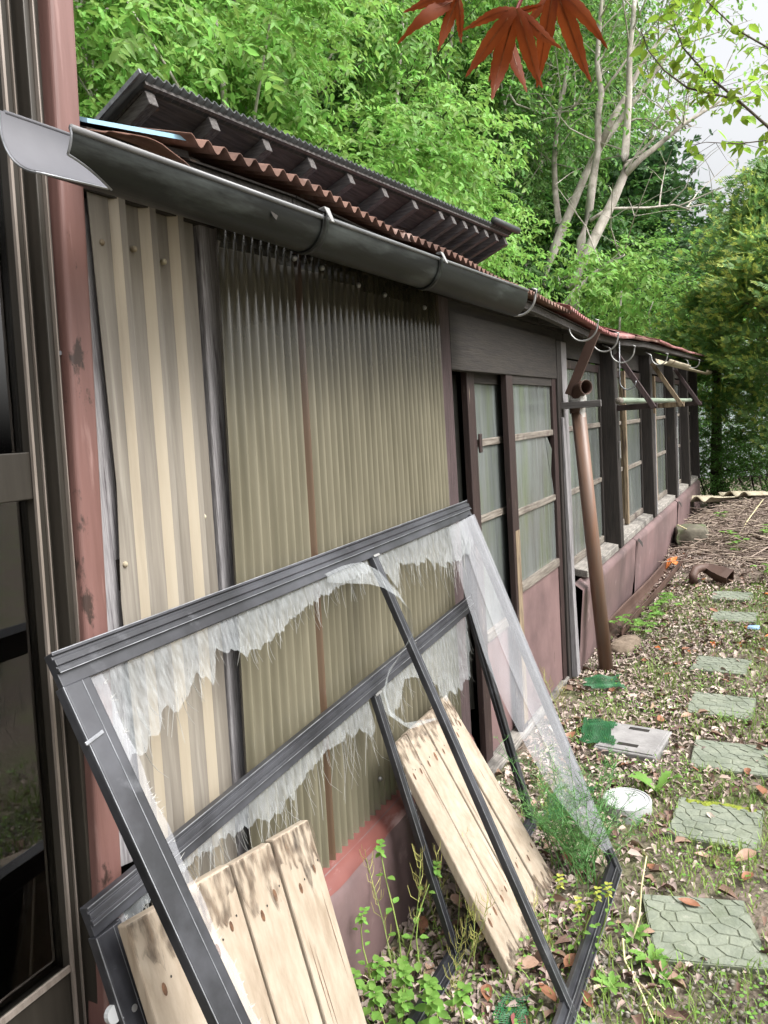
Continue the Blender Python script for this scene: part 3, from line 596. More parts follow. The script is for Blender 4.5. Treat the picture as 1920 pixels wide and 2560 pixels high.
# --- gutter with a torn near end
GX, GR = -.886, .062
def gz(y): return float(np.interp(y, [.75, .9, 1.1, 1.4, 2.1, 2.8], [1.912, 1.913, 1.919, 1.931, 1.941, 1.950]))
def gut_pt(th, y, r=GR, k=1.0):    # th 0 = front lip, 180 = back lip (the back edge sits higher)
    a = R(th); return (GX + k * r * math.cos(a), y, gz(y) + .048 * th / 180 - (k * (gz(y) + .024 - 1.866) - .002 * (k > 1)) * math.sin(a))
def g_front(u, v, k=1.0):
    th = 70 * u; ys_ = .757 + .10 * max(0, (th - 36) / 34) ** .7; return gut_pt(th, ys_ + (2.775 - ys_) * v, k=k)
def g_back(u, v, k=1.0):
    th = 70 + 110 * u; ys_ = .752 + (.100 * (1 - u / .16) ** 1.5 if u < .16 else 0) - .010 * math.sin(u * 3); return gut_pt(th, ys_ + (2.775 - ys_) * v, k=k)
b = MB(); b.grid(20, 60, g_front); b.grid(28, 60, g_back); g = b.build('gutter', 'gutter', shed, smooth=True); tag(g, 'dark half round gutter with torn near end')
b = MB(); b.grid(20, 60, lambda u, v: g_front(u, v, .965)); b.grid(28, 60, lambda u, v: g_back(u, v, .965)); b.build('gutter_lining', 'gutin', g, smooth=True)
b = MB(); b.tube([gut_pt(0, .757), gut_pt(0, 2.775)], .0048, 8); b.build('gutter_lip', mat('worn gutter rim', (0.10, 0.105, 0.11), (0.20, 0.20, 0.205), 8, (6, .6, 6), .35), g, smooth=True)
b = MB(); b.tube([gut_pt(180, .757), gut_pt(180, 2.775)], .0035, 8); b.build('gutter_lip', 'gutin', g, smooth=True)
b = MB(); b.tube([g_front(i / 20, 0) for i in range(21)], .0018, 6); b.build('cut_edge', 'edge', g); b = MB(); b.tube([g_back(i / 28, 0) for i in range(29)], .0018, 6); b.build('cut_edge', 'edge', g)
for yy, th in ((1.20, 20),):      # chips broken out of the front face
    p = Vector(gut_pt(th, yy)) + Vector((.0015, 0, -.001)); b = MB(); b.add([p, p + Vector((0, .022, -.004)), p + Vector((0, .016, -.013)), p + Vector((0, .006, -.008))], [(0, 1, 2, 3)]); b.build('chip', 'gutin' if th > 40 else 'interior', g)
def hook(y, r=.068, zc=1.94, xc=GX, m='steel', rr=.0045, arm=True, parent=shed, name='gutter_hook'):
    pts = [(xc + r * math.cos(R(a)), y, zc - r * 1.08 * math.sin(R(a))) for a in range(-12, 181, 12)]
    if arm: pts += [(xc - r - .004, y, zc + .02), (xc - r - .05, y, zc + .045)]
    pts = [(xc + r - .012, y, zc + .022), (xc + r + .006, y, zc + .016)] + pts[1:]
    b = MB(); b.tube(pts, rr, 6); return b.build(name, m, parent, smooth=True)
for y in (1.385, 1.975):
    b = MB(); b.ribbon([gut_pt(a, y, k=1.05) for a in range(0, 181, 10)], .022); b.build('gutter_strap', 'gutter', g, smooth=True, thick=.003)
    b = MB(); b.ribbon([(GX + .055, y, gz(y) + .010), (GX + .068, y, gz(y) + .012), (GX + .078, y - .004, gz(y) - .008), (GX + .085, y - .008, gz(y) - .02)], [.02, .02, .016, .010]); b.build('strap_tab', 'steel', g, thick=.002)
hook(2.86, .064, 1.945, GX)
for y, dz in ((3.98, -.035), (4.50, -.06), (5.02, -.10)): hook(y, .072, 1.97 + dz, -.906)
hook(6.6, .060, 1.905, -.905); hook(9.2, .058, 1.97, -.905)
b = MB(); b.tube([(-.93, 5.06, 1.93), (-.935, 5.06, 1.72)] + [(-.935 + .05 - .05 * math.cos(R(a)), 5.06, 1.68 - .055 * math.sin(R(a))) for a in range(-20, 190, 15)], .004, 6); b.build('gutter_hook', 'edge', shed, smooth=True)
b = MB(); b.grid(14, 16, lambda u, v: (-.90 + .058 * math.cos(R(15 + 165 * u)) + .006 * noise.noise((u * 5, v * 9, 4)), 6.75 + 4.1 * v, 1.90 + .025 * v - .05 * math.sin(R(15 + 165 * u)) + .006 * noise.noise((v * 12, u * 3, 1))), keep=lambda u, v: not (u < .2 and .35 < v < .8)); b.build('broken_gutter', 'cement', shed, smooth=True, thick=.003)

# --- shelf brackets on the wall
b = MB(); b.box(-1.10, -.882, 4.222, 4.246, 1.525, 1.562); br = b.build('shelf_bracket', 'raft', shed, bevel=.003)
b = MB(); b.beam((-.905, 4.27, 1.93), (-1.06, 4.27, 1.60), .022, .05, (0, 1, 0)); b.build('brace', 'brownold', br)
for y, bt in ((5.43, 'maroon'), (6.99, 'worn'), (8.52, 'maroon')):
    b = MB(); b.box(-1.03, -.77, y + .02, y + .045, 1.495, 1.535); br = b.build('shelf_bracket', bt, shed, bevel=.003)
    b = MB(); b.beam((-1.02, y - .005, 1.88), (-.785, y - .005, 1.50), .022, .035, (0, 1, 0)); b.build('brace', 'purple' if bt == 'maroon' else 'worn', br, bevel=.003)

# curtain hanging inside the door gap
b = MB(); b.grid(40, 10, lambda u, v: (-1.235 + .016 * math.sin(u * 17) + .006 * math.sin(u * 41), 2.78 + .28 * u + .01 * (1 - v) * math.sin(u * 9), .25 + 1.44 * v))
tag(b.build('curtain', 'curtain', smooth=True, thick=.002), 'dusty grey curtain hanging in the gap beside the sliding doors', 'curtain')
# laundry pole on the brackets
b = MB(); b.tube([(-.905, 4.86 + .2 * i, 1.556 + .001 * math.sin(i)) for i in range(20)] + [(-.905, 8.8, 1.556)], .0185, 12)
lp = tag(b.build('laundry_pole', 'bamboo', smooth=True), 'pale green laundry pole lying on the wooden wall brackets', 'pole')
b = MB(); b.tube([(-.905, 4.83, 1.556), (-.905, 4.845, 1.556), (-.905, 4.90, 1.556)], [.013, .0225, .0205], 10); b.build('split_end', 'worny', lp, smooth=True)

# leaning brown downpipe with elbow
dp = root('downpipe', (-.94, 4.42, 0), 'brown plastic downpipe with elbow leaning against the wall', 'pipe')
P0, P1 = Vector((-.942, 4.417, 0)), Vector((-1.026, 4.305, 1.56))
b = MB(); b.tube([P0, P1], .040, 20); b.build('pipe', 'brownpipe', dp, smooth=True)
b = MB(); el = [P1 + Vector((0, 0, -.06)), P1 + Vector((-.002, 0, .0)), P1 + Vector((.004, -.012, .045)), P1 + Vector((.022, -.030, .066)), P1 + Vector((.048, -.050, .074)), P1 + Vector((.068, -.066, .075))]
b.tube(el, [.043, .043, .041, .038, .037, .039], 18, cap=False); b.build('elbow', 'brownold', dp, smooth=True, thick=.003)
b = MB(); b.grid(24, 5, lambda u, v: tuple(P1 + Vector(((.049 + .006 * noise.noise((u * 9, v * 4, 3))) * math.cos(6.283 * u), (.049 + .006 * noise.noise((u * 9, v * 4, 8))) * math.sin(6.283 * u), -.01 + .05 * v)))); b.build('tape', 'tape', dp)
b = MB(); b.ribbon([P1 + Vector((.035, -.045, .03)), P1 + Vector((.043, -.055, -.02)), P1 + Vector((.040, -.06, -.06)), P1 + Vector((.048, -.055, -.085))], [.015, .03, .035, .012], (.7, .7, 0)); b.build('tape_tail', 'tape', dp)

# ================================================================== REAR OUTBUILDING ROOF (mono-pitch, high edge towards the yard)
A, B = Vector((-2.60, 2.84, 3.10)), Vector((-2.225, 6.90, 3.10))
ed = (B - A).normalized(); bk = Vector((-ed.y, ed.x, 0)) * math.cos(R(21)) + Vector((0, 0, -math.sin(R(21)))); up_ = ed.cross(bk); up_ = up_ if up_.z > 0 else -up_
rear = root('outbuilding', (-3.6, 5.2, 0), 'higher outbuilding with charcoal roof and blue cladding behind the shed', 'building')
LN = (B - A).length
def RP(s_, t_, n_=0.): return A + ed * s_ + bk * t_ + up_ * n_
b = MB(); nwv = int(LN / .05)
b.grid(nwv * 6, 3, lambda u, v: tuple(RP(-.05 + (LN + .1) * u, -.06 + 2.5 * v, .032 + .012 * math.cos(2 * math.pi * nwv * u)))); b.build('roof_sheet', 'roofdk', rear, smooth=True, thick=.006)
for k in range(9):      # roof boards, each its own plank
    b = MB(); t0 = .02 + .265 * k; b.hexa([RP(0, t0, .0), RP(LN, t0, .0), RP(LN, t0 + .255, .0), RP(0, t0 + .255, .0)], [RP(0, t0, .014), RP(LN, t0, .014), RP(LN, t0 + .255, .014), RP(0, t0 + .255, .014)]); b.build('roof_board', 'deckb', rear)
b = MB(); b.beam(RP(-.01, -.018, .012), RP(LN + .01, -.018, .012), .018, .02, up_); b.build('eave_board', 'raft', rear)
s_ = .03
while s_ < LN:
    b = MB(); b.beam(RP(s_, -.0, -.036), RP(s_, 2.3, -.036), .055, .07, ed); b.build('rafter', 'raft', rear, bevel=.004)
    s_ += .40 if s_ < 2.7 else .20
b = MB(); b.beam(RP(-.056, -.06, .030), RP(-.056, 2.4, .030), .010, .022, ed); b.build('barge_strip', 'edge', rear)
b = MB(); b.tube([RP(LN - .4, -.085, .045), RP(LN + .12, -.085, .045)], .03, 10); b.build('ridge_cap', 'roofdk', rear, smooth=True)
WB = .78
def wall_corr(p0, p1, zb, n_, name, m):
    b = MB(); p0, p1 = Vector(p0), Vector(p1); d_ = (p1 - p0); nn = Vector((d_.y, -d_.x, 0)).normalized()
    b.grid(n_ * 6, 1, lambda u, v: tuple(p0 + d_ * u + nn * .01 * math.cos(2 * math.pi * n_ * u) + Vector((0, 0, (zb - p0.z) * (1 - v))))); return b.build(name, m, rear, smooth=True)
wa, wb_ = RP(.12, WB, -.09), RP(LN - .3, WB, -.09)
wall_corr(wa, wb_, 0, 60, 'cladding', 'blueclad')
wall_corr(RP(.12, 2.2, -.09), wa, 0, 22, 'cladding', 'blueclad'); wall_corr(wb_, RP(LN - .3, 2.2, -.09), 0, 22, 'cladding', 'blueclad')
b = MB(); b.tube([RP(.25 + .25 * i, .22 + .02 * i, -.09 - .035 * math.sin(math.pi * ((i % 5) / 5.0))) for i in range(15)], .0022, 5); b.build('wire', 'steel', rear)

# ================================================================== SCREEN FRAMES
def frame_thing(name, label, TL, TR, BL, BR, wt, wl, wm, wr, mid_t, mid_b, seed):
    TL, TR, BL, BR = map(Vector, (TL, TR, BL, BR)); rt = root(name, (BL + BR) / 2, label, 'screen frame')
    ex = (TR - TL).normalized(); ez = ((BL + BR) / 2 - (TL + TR) / 2).normalized(); nrm = ex.cross(ez); nrm = nrm if nrm.x > 0 else -nrm
    prof = lambda wd, t: [(0, 0), (wd, 0), (wd, t * .62), (wd * .60, t * .62), (wd * .60, t), (wd * .46, t), (wd * .46, t * .82), (wd * .40, t * .82), (wd * .40, t), (wd * .20, t), (wd * .20, t * .78), (wd * .10, t * .78), (wd * .10, t), (0, t)]
    flat = lambda wd, t: [(0, 0), (wd, 0), (wd, t * .55), (wd * .86, t * .55), (wd * .86, t), (wd * .06, t), (0, t * .8)]
    def bar(nm, p0, p1, inward, wd, t, pf, off=0.):
        d_ = (p1 - p0).normalized(); u_ = (inward - d_ * inward.dot(d_)).normalized()
        b = MB(); b.extrude(pf(wd, t), p0 + nrm * off, p1 + nrm * off, u_, nrm); o = b.build(nm, 'blackal', rt, bevel=.0012)
        b = MB()      # scuffed bright edges
        b.beam(p0 + u_ * .0005 + nrm * (off + t + .0002), p1 + u_ * .0005 + nrm * (off + t + .0002), .0016, .0012, u_)
        b.beam(p0 + u_ * wd * .6 + nrm * (off + t + .0002), p1 + u_ * wd * .6 + nrm * (off + t + .0002), .0012, .0010, u_)
        b.build('scuffed_edge', 'edge', o)
        return o
    T = .022
    top = bar('top_rail', TL, TR, ez, wt, T, prof)
    st = bar('stile', TL + ez * wt, BL, ex, wl, T, flat, -.001)
    bar('stile', TR + ez * wt, BR, -ex, wr, T, flat, -.001)
    bar('bottom_rail', BL, BR, -ez, wt * .8, T, prof, -.002)
    mt = TL + (TR - TL) * mid_t + ez * wt; mb_ = BL + (BR - BL) * mid_b
    bar('mid_bar', mt, mb_, ex, wm, T * .8, flat, .001)
    b = MB(); b.box(-.002, .002, -.015, .015, -.003, .003); 
    c_ = mt + ex * wm * .5 + nrm * (T + .001); b = MB(); b.beam(c_ - ex * .016, c_ + ex * .016, .006, .003, ez); b.build('clip', 'steel', rt)
    return rt, ex, ez, nrm, top, st
f1, ex1, ez1, n1, top1, st1 = frame_thing('screen_frame', 'large black aluminium screen frame with torn mesh, leaning outermost', (-1.060, .803, 1.166), (-1.060, 2.620, 1.200), (-.47, .80, .012), (-.50, 2.39, .012), .058, .062, .034, .036, .572, .575, 1)
f2, ex2, ez2, n2, top2, st2 = frame_thing('screen_frame', 'lower black screen frame with torn mesh standing between boards and wall', (-1.050, .806, .735), (-1.050, 2.575, .857), (-.815, .80, .012), (-.836, 2.575, .012), .052, .060, .032, .034, .56, .56, 2)

# mesh remnants: built in frame coordinates (s along the top rail, t down the frame)
def mesh_strip(parent, TL, ex, ez, nr, s0, s1, depth, seed, wt, m='mesh', strands=60, name='mesh_remnant', slen=.05, dens=.012):
    """strip hanging below the top rail from s0 to s1; depth is a list of (s, depth)"""
    ds, dd = zip(*depth); TL = Vector(TL); r_ = random.Random(seed)
    down = (ez * .93 + Vector((0, 0, -1)) * .25).normalized()
    edge = lambda s_: max(.006, float(np.interp(s_, ds, dd)) * (1 + .35 * noise.noise((s_ * 28, seed, 0))) + .009 * noise.noise((s_ * 80, seed, 4)) + .007 * max(0, noise.noise((s_ * 190, seed, 9))))
    def P_(s_, t_): return TL + ex * s_ + ez * wt + down * t_ + nr * (.004 + .016 * t_ / .1 * noise.noise((s_ * 12, t_ * 6, seed)))
    n_ = max(8, int((s1 - s0) / .004)); b = MB()
    b.grid(n_, 6, lambda u, v: tuple(P_(s0 + (s1 - s0) * u, edge(s0 + (s1 - s0) * u) * v)))
    o = b.build(name, m, parent, smooth=True)
    b = MB()
    for k in range(strands):
        s_ = r_.uniform(s0, s1); e = edge(s_); L_ = slen * r_.uniform(.25, 1.5) * (.35 if e < .02 else 1); p = P_(s_, e * r_.uniform(.55, 1)); sw = r_.gauss(0, .35); cur = r_.gauss(0, .25)
        pts = [p + Vector((0, 0, -1)) * L_ * q + ex * (L_ * (sw * q * .6 + cur * q * q)) + nr * L_ * .18 * q * q for q in (0, .33, .66, 1)]
        b.tube(pts, [.0007, .0006, .0005, .0003], 3, cap=False)
    b.build('frayed_threads', 'fray', o)['kind'] = 'stuff'
    return o
TL1 = Vector((-1.060, .803, 1.166)); TL2 = Vector((-1.050, .806, .735))
mesh_strip(f1, TL1, ex1, ez1, n1, .062, 1.03, [(.06, .17), (.085, .16), (.12, .145), (.17, .12), (.24, .118), (.30, .070), (.33, .105), (.36, .055), (.44, .075), (.52, .088), (.62, .058), (.72, .045), (.85, .035), (1.03, .030)], 3, .058, strands=90)
mesh_strip(f1, TL1, ex1, ez1, n1, 1.08, 1.78, [(1.08, .035), (1.14, .11), (1.2, .05), (1.35, .075), (1.43, .10), (1.55, .125), (1.66, .12), (1.74, .10), (1.78, .08)], 5, .058, strands=120, slen=.075)
mesh_strip(f2, TL2, ex2, ez2, n2, .062, .98, [(.06, .10), (.09, .025), (.25, .018), (.36, .03), (.45, .055), (.55, .075), (.62, .05), (.75, .035), (.88, .05), (.98, .10)], 7, .052, strands=120, slen=.10)
mesh_strip(f2, TL2, ex2, ez2, n2, 1.02, 1.72, [(1.02, .05), (1.08, .10), (1.2, .03), (1.32, .07), (1.42, .17), (1.52, .20), (1.62, .19), (1.69, .10), (1.72, .02)], 9, .052, strands=100, slen=.06)
# narrow fringe down the left stiles and along the mid bars
def fringe(parent, p0, p1, inward, nr, wd, seed, m='meshthin', n_=90):
    p0, p1 = Vector(p0), Vector(p1); r_ = random.Random(seed)
    b = MB(); b.grid(60, 1, lambda u, v: tuple(p0 + (p1 - p0) * u + inward * v * wd(u) + nr * .006)); o = b.build('mesh_fringe', m, parent)
    b = MB(); d_ = (p1 - p0)
    for k in range(n_):
        u = r_.random(); p = p0 + d_ * u + inward * wd(u) * .8 + nr * .006; L_ = r_.uniform(.004, .014)
        b.tube([p, p + inward * L_ + d_.normalized() * L_ * r_.uniform(-.5, .3)], [.0006, .0003], 3, cap=False)
    b.build('frayed_threads', 'fray', o)['kind'] = 'stuff'
BL1 = Vector((-.47, .80, .012)); BL2 = Vector((-.815, .80, .012))
fringe(f1, TL1 + ex1 * .062 + ez1 * .06, BL1 + ex1 * .062 - ez1 * .06, ex1, n1, lambda u: .016 + .05 * max(0, .22 - u) + .003 * math.sin(u * 60), 11, n_=80)
fringe(f2, TL2 + ex2 * .060 + ez2 * .06, BL2 + ex2 * .060 - ez2 * .06, ex2, n2, lambda u: .014 + .004 * math.sin(u * 40), 12, n_=110)
m1t = TL1 + (Vector((-1.060, 2.620, 1.200)) - TL1) * .572 + ez1 * .07; m1b = BL1 + (Vector((-.50, 2.39, .012)) - BL1) * .575
fringe(f1, m1t + ex1 * .034, m1b + ex1 * .034, ex1, n1, lambda u: .006 + .002 * math.sin(u * 70), 13, n_=110)
m2t = TL2 + (Vector((-1.050, 2.575, .857)) - TL2) * .56 + ez2 * .07; m2b = BL2 + (Vector((-.836, 2.575, .012)) - BL2) * .56
fringe(f2, m2t + ex2 * .032, m2b + ex2 * .032, ex2, n2, lambda u: .006 + .002 * math.sin(u * 70), 14, n_=110)
# the band of mesh that curls off the mid bar of the large frame
def band(parent, pts, nr, m='mesh', name='curled_mesh'):
    """pts: list of (s, t, half width, twist, lift) in frame coordinates of the large frame"""
    arr = np.array(pts); b = MB()
    def fn(u, v):
        q = u * (len(pts) - 1); val = [float(np.interp(q, range(len(pts)), arr[:, k])) for k in range(5)]
        qa, qb = max(0, q - .7), min(len(pts) - 1, q + .7); d_ = Vector(tuple(float(np.interp(qb, range(len(pts)), arr[:, k]) - np.interp(qa, range(len(pts)), arr[:, k])) for k in (0, 1))).normalized()
        c_ = parent[1] + ex1 * val[0] + ez1 * val[1]; sdv = (ex1 * -d_.y + ez1 * d_.x) * math.cos(val[3]) + nr * math.sin(val[3])
        return tuple(c_ + sdv * val[2] * (v * 2 - 1) + nr * (val[4] + .006 * math.sin(v * 3.1)))
    b.grid(48, 6, fn); return b.build(name, m, parent[0], smooth=True)
band((f1, TL1), [(.80, .060, .012, 0, .012), (.90, .072, .030, .1, .014), (.97, .090, .036, .2, .020), (1.02, .125, .036, .3, .028), (1.055, .18, .033, .5, .034), (1.065, .245, .031, .8, .036), (1.035, .30, .026, 1.0, .028), (.98, .335, .022, 1.1, -.010), (.925, .355, .022, .9, -.020), (.880, .39, .024, .6, -.020), (.865, .435, .022, .5, -.016), (.895, .485, .013, .7, -.004), (.985, .512, .006, .9, .024)], n1)
# sheer folded strip along the far stile
def sheer(u, v):
    TR1, BR1 = Vector((-1.060, 2.620, 1.200)) + ez1 * .06, Vector((-.50, 2.39, .012))
    r_ = TR1.lerp(BR1, v * .93) - ex1 * .030; wd = float(np.interp(v, [0, .25, .5, .75, .92, 1], [.16, .135, .125, .105, .075, .03])) + .006 * noise.noise((v * 9, 1, 1))
    return tuple(r_ - ex1 * wd * (1 - u) + n1 * (.022 + .010 * math.sin(u * 7.0 + 1.0) * (1 - .4 * v) - .105 * (1 - u) * math.sin(math.pi * min(1, .08 + v * .9)) ** .8))
b = MB(); b.grid(20, 40, sheer); b.build('sheer_mesh', 'meshthin', f1, smooth=True)
b = MB(); b.grid(6, 40, lambda u, v: tuple(Vector(sheer(.50 + .50 * u, v)) + n1 * .006)); b.build('folded_mesh', 'meshthin', f1, smooth=True)
# hardware on the stiles
def hw(parent, TL, ez, ex, nr, t_, kind):
    p = Vector(TL) + ez * t_ + ex * .012 + nr * .023
    b = MB(); b.beam(p - ex * .010 + nr * .001, p + ex * .028 - ez * .006 + nr * .001, .007, .004, ez); b.build('latch_slot', 'edge', parent, bevel=.0015)
    if kind:
        p = Vector(TL) + ez * (t_ - .012) - ex * .004 + nr * .011
        b = MB(); b.tube([p - nr * .005, p + nr * .005], .014, 16); b.build('roller', 'whitepl', parent, smooth=False)
        p = Vector(TL) + ez * t_ + ex * .026 + nr * .0235; b = MB(); b.tube([p, p + nr * .003], .006, 12); b.build('screw', 'steel', parent)
hw(f1, TL1, ez1, ex1, n1, .155, 0); hw(f2, TL2, ez2, ex2, n2, .19, 1)

# ================================================================== BOARD PANELS
def board_panel(label, TLp, TRp, BRp, BLp, widths, th, seed):
    TLp, TRp, BRp, BLp = map(Vector, (TLp, TRp, BRp, BLp)); rt = root('board_panel', (BLp + BRp) / 2, label, 'boards'); r_ = random.Random(seed)
    n_ = (TRp - TLp).cross(BLp - TLp).normalized(); n_ = n_ if n_.x > 0 else -n_
    tot = sum(widths); a = 0
    for w_ in widths:
        u0, u1 = a / tot, (a + w_) / tot; a += w_; g_ = .004 / max(.1, (TRp - TLp).length)
        off = r_.uniform(-.002, .002); ext = r_.uniform(-.006, .006)
        dn = (BLp - TLp).normalized()
        c4 = [BLp.lerp(BRp, u0 + g_), BLp.lerp(BRp, u1 - g_), TLp.lerp(TRp, u1 - g_) + dn * ext, TLp.lerp(TRp, u0 + g_) + dn * ext]
        b = MB(); b.hexa([p - n_ * th + n_ * off for p in c4], [p + n_ * off for p in c4]); bo = b.build('board', 'pine', rt, bevel=.004)
        for q in range(3):      # drying splits along the grain
            uq = u0 + (u1 - u0) * r_.uniform(.12, .88); va, vb = sorted((r_.uniform(0, .9), r_.uniform(0, .9))); va = max(va, vb - .35)
            pa, pb = (TLp.lerp(TRp, uq).lerp(BLp.lerp(BRp, uq), va) + n_ * (off + .0006), TLp.lerp(TRp, uq + .008).lerp(BLp.lerp(BRp, uq + .008), vb) + n_ * (off + .0006)); pm_ = pa.lerp(pb, .5); e_ = (TRp - TLp).normalized() * .0009
            b = MB(); b.add([pa, pm_ - e_, pb, pm_ + e_], [(0, 1, 2, 3)]); b.build('split', 'knot', bo)
        for (vv, m_) in ((.16, 'k'), (.80, 'k')):
            for q in (.28, .70):
                uq = u0 + (u1 - u0) * (q + r_.uniform(-.06, .06)); vq = vv + r_.uniform(-.02, .02)
                p = TLp.lerp(TRp, uq).lerp(BLp.lerp(BRp, uq), vq) + n_ * (off + .0007)
                e_ = (TRp - TLp).normalized(); rx = r_.uniform(.004, .006)
                b = MB(); b.add([p + e_ * rx * math.cos(6.283 * k / 10) + dn * rx * 2.4 * math.sin(6.283 * k / 10) for k in range(10)], [tuple(range(10))]); b.build('knot_stain', 'knot', bo)
                p2 = p + e_ * .02 + dn * -.012; b = MB(); b.add([p2 + e_ * .0022 * math.cos(6.283 * k / 8) + dn * .0026 * math.sin(6.283 * k / 8) for k in range(8)], [tuple(range(8))]); b.build('nail_hole', 'interior', bo)
    return rt, n_
def mould_patch(rt, n_, TLp, TRp, BRp, BLp, top, hgt, seed):
    TLp, TRp, BRp, BLp = map(Vector, (TLp, TRp, BRp, BLp)); b = MB()
    def P_(u, v): return TLp.lerp(TRp, u).lerp(BLp.lerp(BRp, u), v) + n_ * .0030
    def fn(u, v):
        e = hgt * (.45 + .5 * abs(noise.noise((u * 5, seed, 0))) + .5 * noise.noise((u * 14, seed, 2)) + .35 * noise.noise((u * 40, seed, 2)))
        t = v * max(.006, e); return tuple(P_(u, t if top else 1 - t))
    b.grid(90, 4, fn); b.build('mould_band', 'mould', rt)
b1 = ((-.95, .81, .728), (-.95, 1.342, .640), (-.785, 1.335, .004), (-.770, .83, .004))
bp1, nb1 = board_panel('wide pale pine board panel with rough mouldy top edge beside the house door', *b1, [.13, .125, .125, .135], .024, 3)
b2 = ((-1.005, 1.862, .592), (-1.030, 2.318, .575), (-.676, 2.298, .004), (-.658, 1.808, .004))
bp2, nb2 = board_panel('pale pine board panel leaning under the torn screen frame near the weeds', *b2, [.10, .125, .125, .125], .026, 5)

mould_patch(bp1, nb1, *b1, True, .22, 3); mould_patch(bp2, nb2, *b2, True, .17, 6); mould_patch(bp2, nb2, *b2, False, .13, 8)

# ================================================================== GROUND THINGS
def hexslab(seed, size=.295):
    r_ = random.Random(seed); h_ = size / 2; b = MB(); b.box(-h_, h_, -h_, h_, -.03, .012, 0)
    dx, dy = .058, .047; J = {}
    def jit(i, j, k): return J.setdefault((i, j, k), (r_.uniform(-.013, .013), r_.uniform(-.011, .011)))
    for j in range(-5, 6):
        for i in range(-5, 6):
            cx, cy = i * dx + (j % 2) * dx / 2, j * dy
            if abs(cx) > h_ + .02 or abs(cy) > h_ + .02: continue
            pts = []
            for k in range(6):
                a = R(60 * k + 30); px, py = cx + .0335 * math.cos(a), cy + .0315 * math.sin(a)
                key = (round(px / .02), round(py / .02), 0); jx, jy = jit(*key); px += jx; py += jy
                px = cx + (px - cx) * .94; py = cy + (py - cy) * .94
                pts.append((max(-h_ + .004, min(h_ - .004, px)), max(-h_ + .004, min(h_ - .004, py))))
            ar = sum(pts[k][0] * pts[(k + 1) % 6][1] - pts[(k + 1) % 6][0] * pts[k][1] for k in range(6))
            if abs(ar) < 4e-4: continue
            z1 = .0150 + r_.uniform(-.001, .001); n0 = len(pts)
            b.add([(x, y, .0115) for x, y in pts] + [(cx + (x - cx) * .93, cy + (y - cy) * .93, z1) for x, y in pts],
                  [(k, (k + 1) % 6, 6 + (k + 1) % 6, 6 + k) for k in range(6)] + [tuple(range(6, 12))], 1)
    me = bpy.data.meshes.new('slab'); me.from_pydata(b.v, [], b.f); me.materials.append(M['joint']); me.materials.append(M['slab']); me.polygons.foreach_set('material_index', b.mi)
    return me
slabs = [hexslab(1), hexslab(5), hexslab(8), hexslab(12)]
STONES = [(-.225, 2.205, 16, 'stepping stone between the dandelion weeds and the gravel patch'),
          (-.235, 2.835, -2, 'stepping stone edged with bright moss beside the white round cap'),
          (-.225, 3.415, 1, 'stepping stone lying next after the mossy edged one'),
          (-.30, 4.02, -3, 'stepping stone across from the green netting scrap'),
          (-.345, 4.67, -4, 'stepping stone across from the foot of the leaning downpipe'),
          (-.340, 5.79, -2, 'stepping stone half covered with leaves before the brown pipe elbow'),
          (-.390, 6.43, 0, 'farthest stepping stone beside the brown pipe elbow'),
          (-.40, 1.60, 8, 'stepping stone nearly buried at the foot of the screen frame')]
for i, (x, y, a, lb) in enumerate(STONES):
    o = link('stepping_stone', slabs[i % 4]); o.location = (x, y, -.005); o.rotation_euler = (R(random.uniform(-1, 1)), R(random.uniform(-1, 1)), R(a + (180 if i % 3 == 0 else 0)))
    tag(o, lb, 'stepping stone', 'stepping stones along the path')
b = MB(); b.grid(60, 16, lambda u, v: (-.35 + .25 * u, 2.985 - .075 * v * (.35 + .65 * abs(noise.noise((u * 5, 2, 2))) * 2) , .008 + .010 * math.sin(math.pi * v) ** .5 * (.5 + .5 * noise.noise((u * 30, v * 10, 0)))), keep=lambda u, v: noise.noise((u * 7, v * 2, 6)) > -.22)
tag(b.build('moss', 'moss', smooth=True), None, kind='stuff')
# handhole cover
hc = root('handhole_cover', (-.625, 3.44, 0), 'square grey concrete handhole cover with two finger slots', 'cover')
rz = Matrix.Translation((-.625, 3.44, 0)) @ Matrix.Rotation(R(-6), 4, 'Z')
def xf(b, m4): b.v = [tuple(m4 @ Vector(p)) for p in b.v]; return b
b = MB(); b.box(-.135, .135, -.155, .155, -.02, .022); xf(b, rz).build('frame', 'concrete', hc, bevel=.006)
b = MB(); b.box(-.122, .122, -.142, .142, .0222, .028); xf(b, rz).build('lid', 'concrete', hc, bevel=.003)
for yy in (-.085, .10):
    b = MB(); b.box(-.045, .045, yy - .014, yy + .014, .0275, .0292); xf(b, rz).build('finger_slot', 'interior', hc)
# white cap
wc = root('inspection_cap', (-.545, 2.835, 0), 'white round plastic inspection cap in the leaf litter', 'cap')
CX = Vector((-.545, 2.835, 0))
def lathe(prof, n_, c_):
    b = MB(); k = len(prof); b.v = [(c_.x + r_ * math.cos(6.2832 * i / n_), c_.y + r_ * math.sin(6.2832 * i / n_), z) for i in range(n_) for r_, z in prof]
    b.f = [(i * k + j, ((i + 1) % n_) * k + j, ((i + 1) % n_) * k + j + 1, i * k + j + 1) for i in range(n_) for j in range(k - 1)]; b.mi = [0] * len(b.f); return b
lathe([(.090, -.02), (.090, .040), (.087, .044), (.082, .044), (.081, .041), (.074, .041), (.073, .043), (.067, .043), (.066, .041), (0.0005, .042)], 48, CX).build('lid', 'whitepl', wc, smooth=False)
lathe([(.086, -.03), (.086, .02), (.0895, .02), (.0895, -.03)], 40, CX).build('collar', 'concrete', wc)
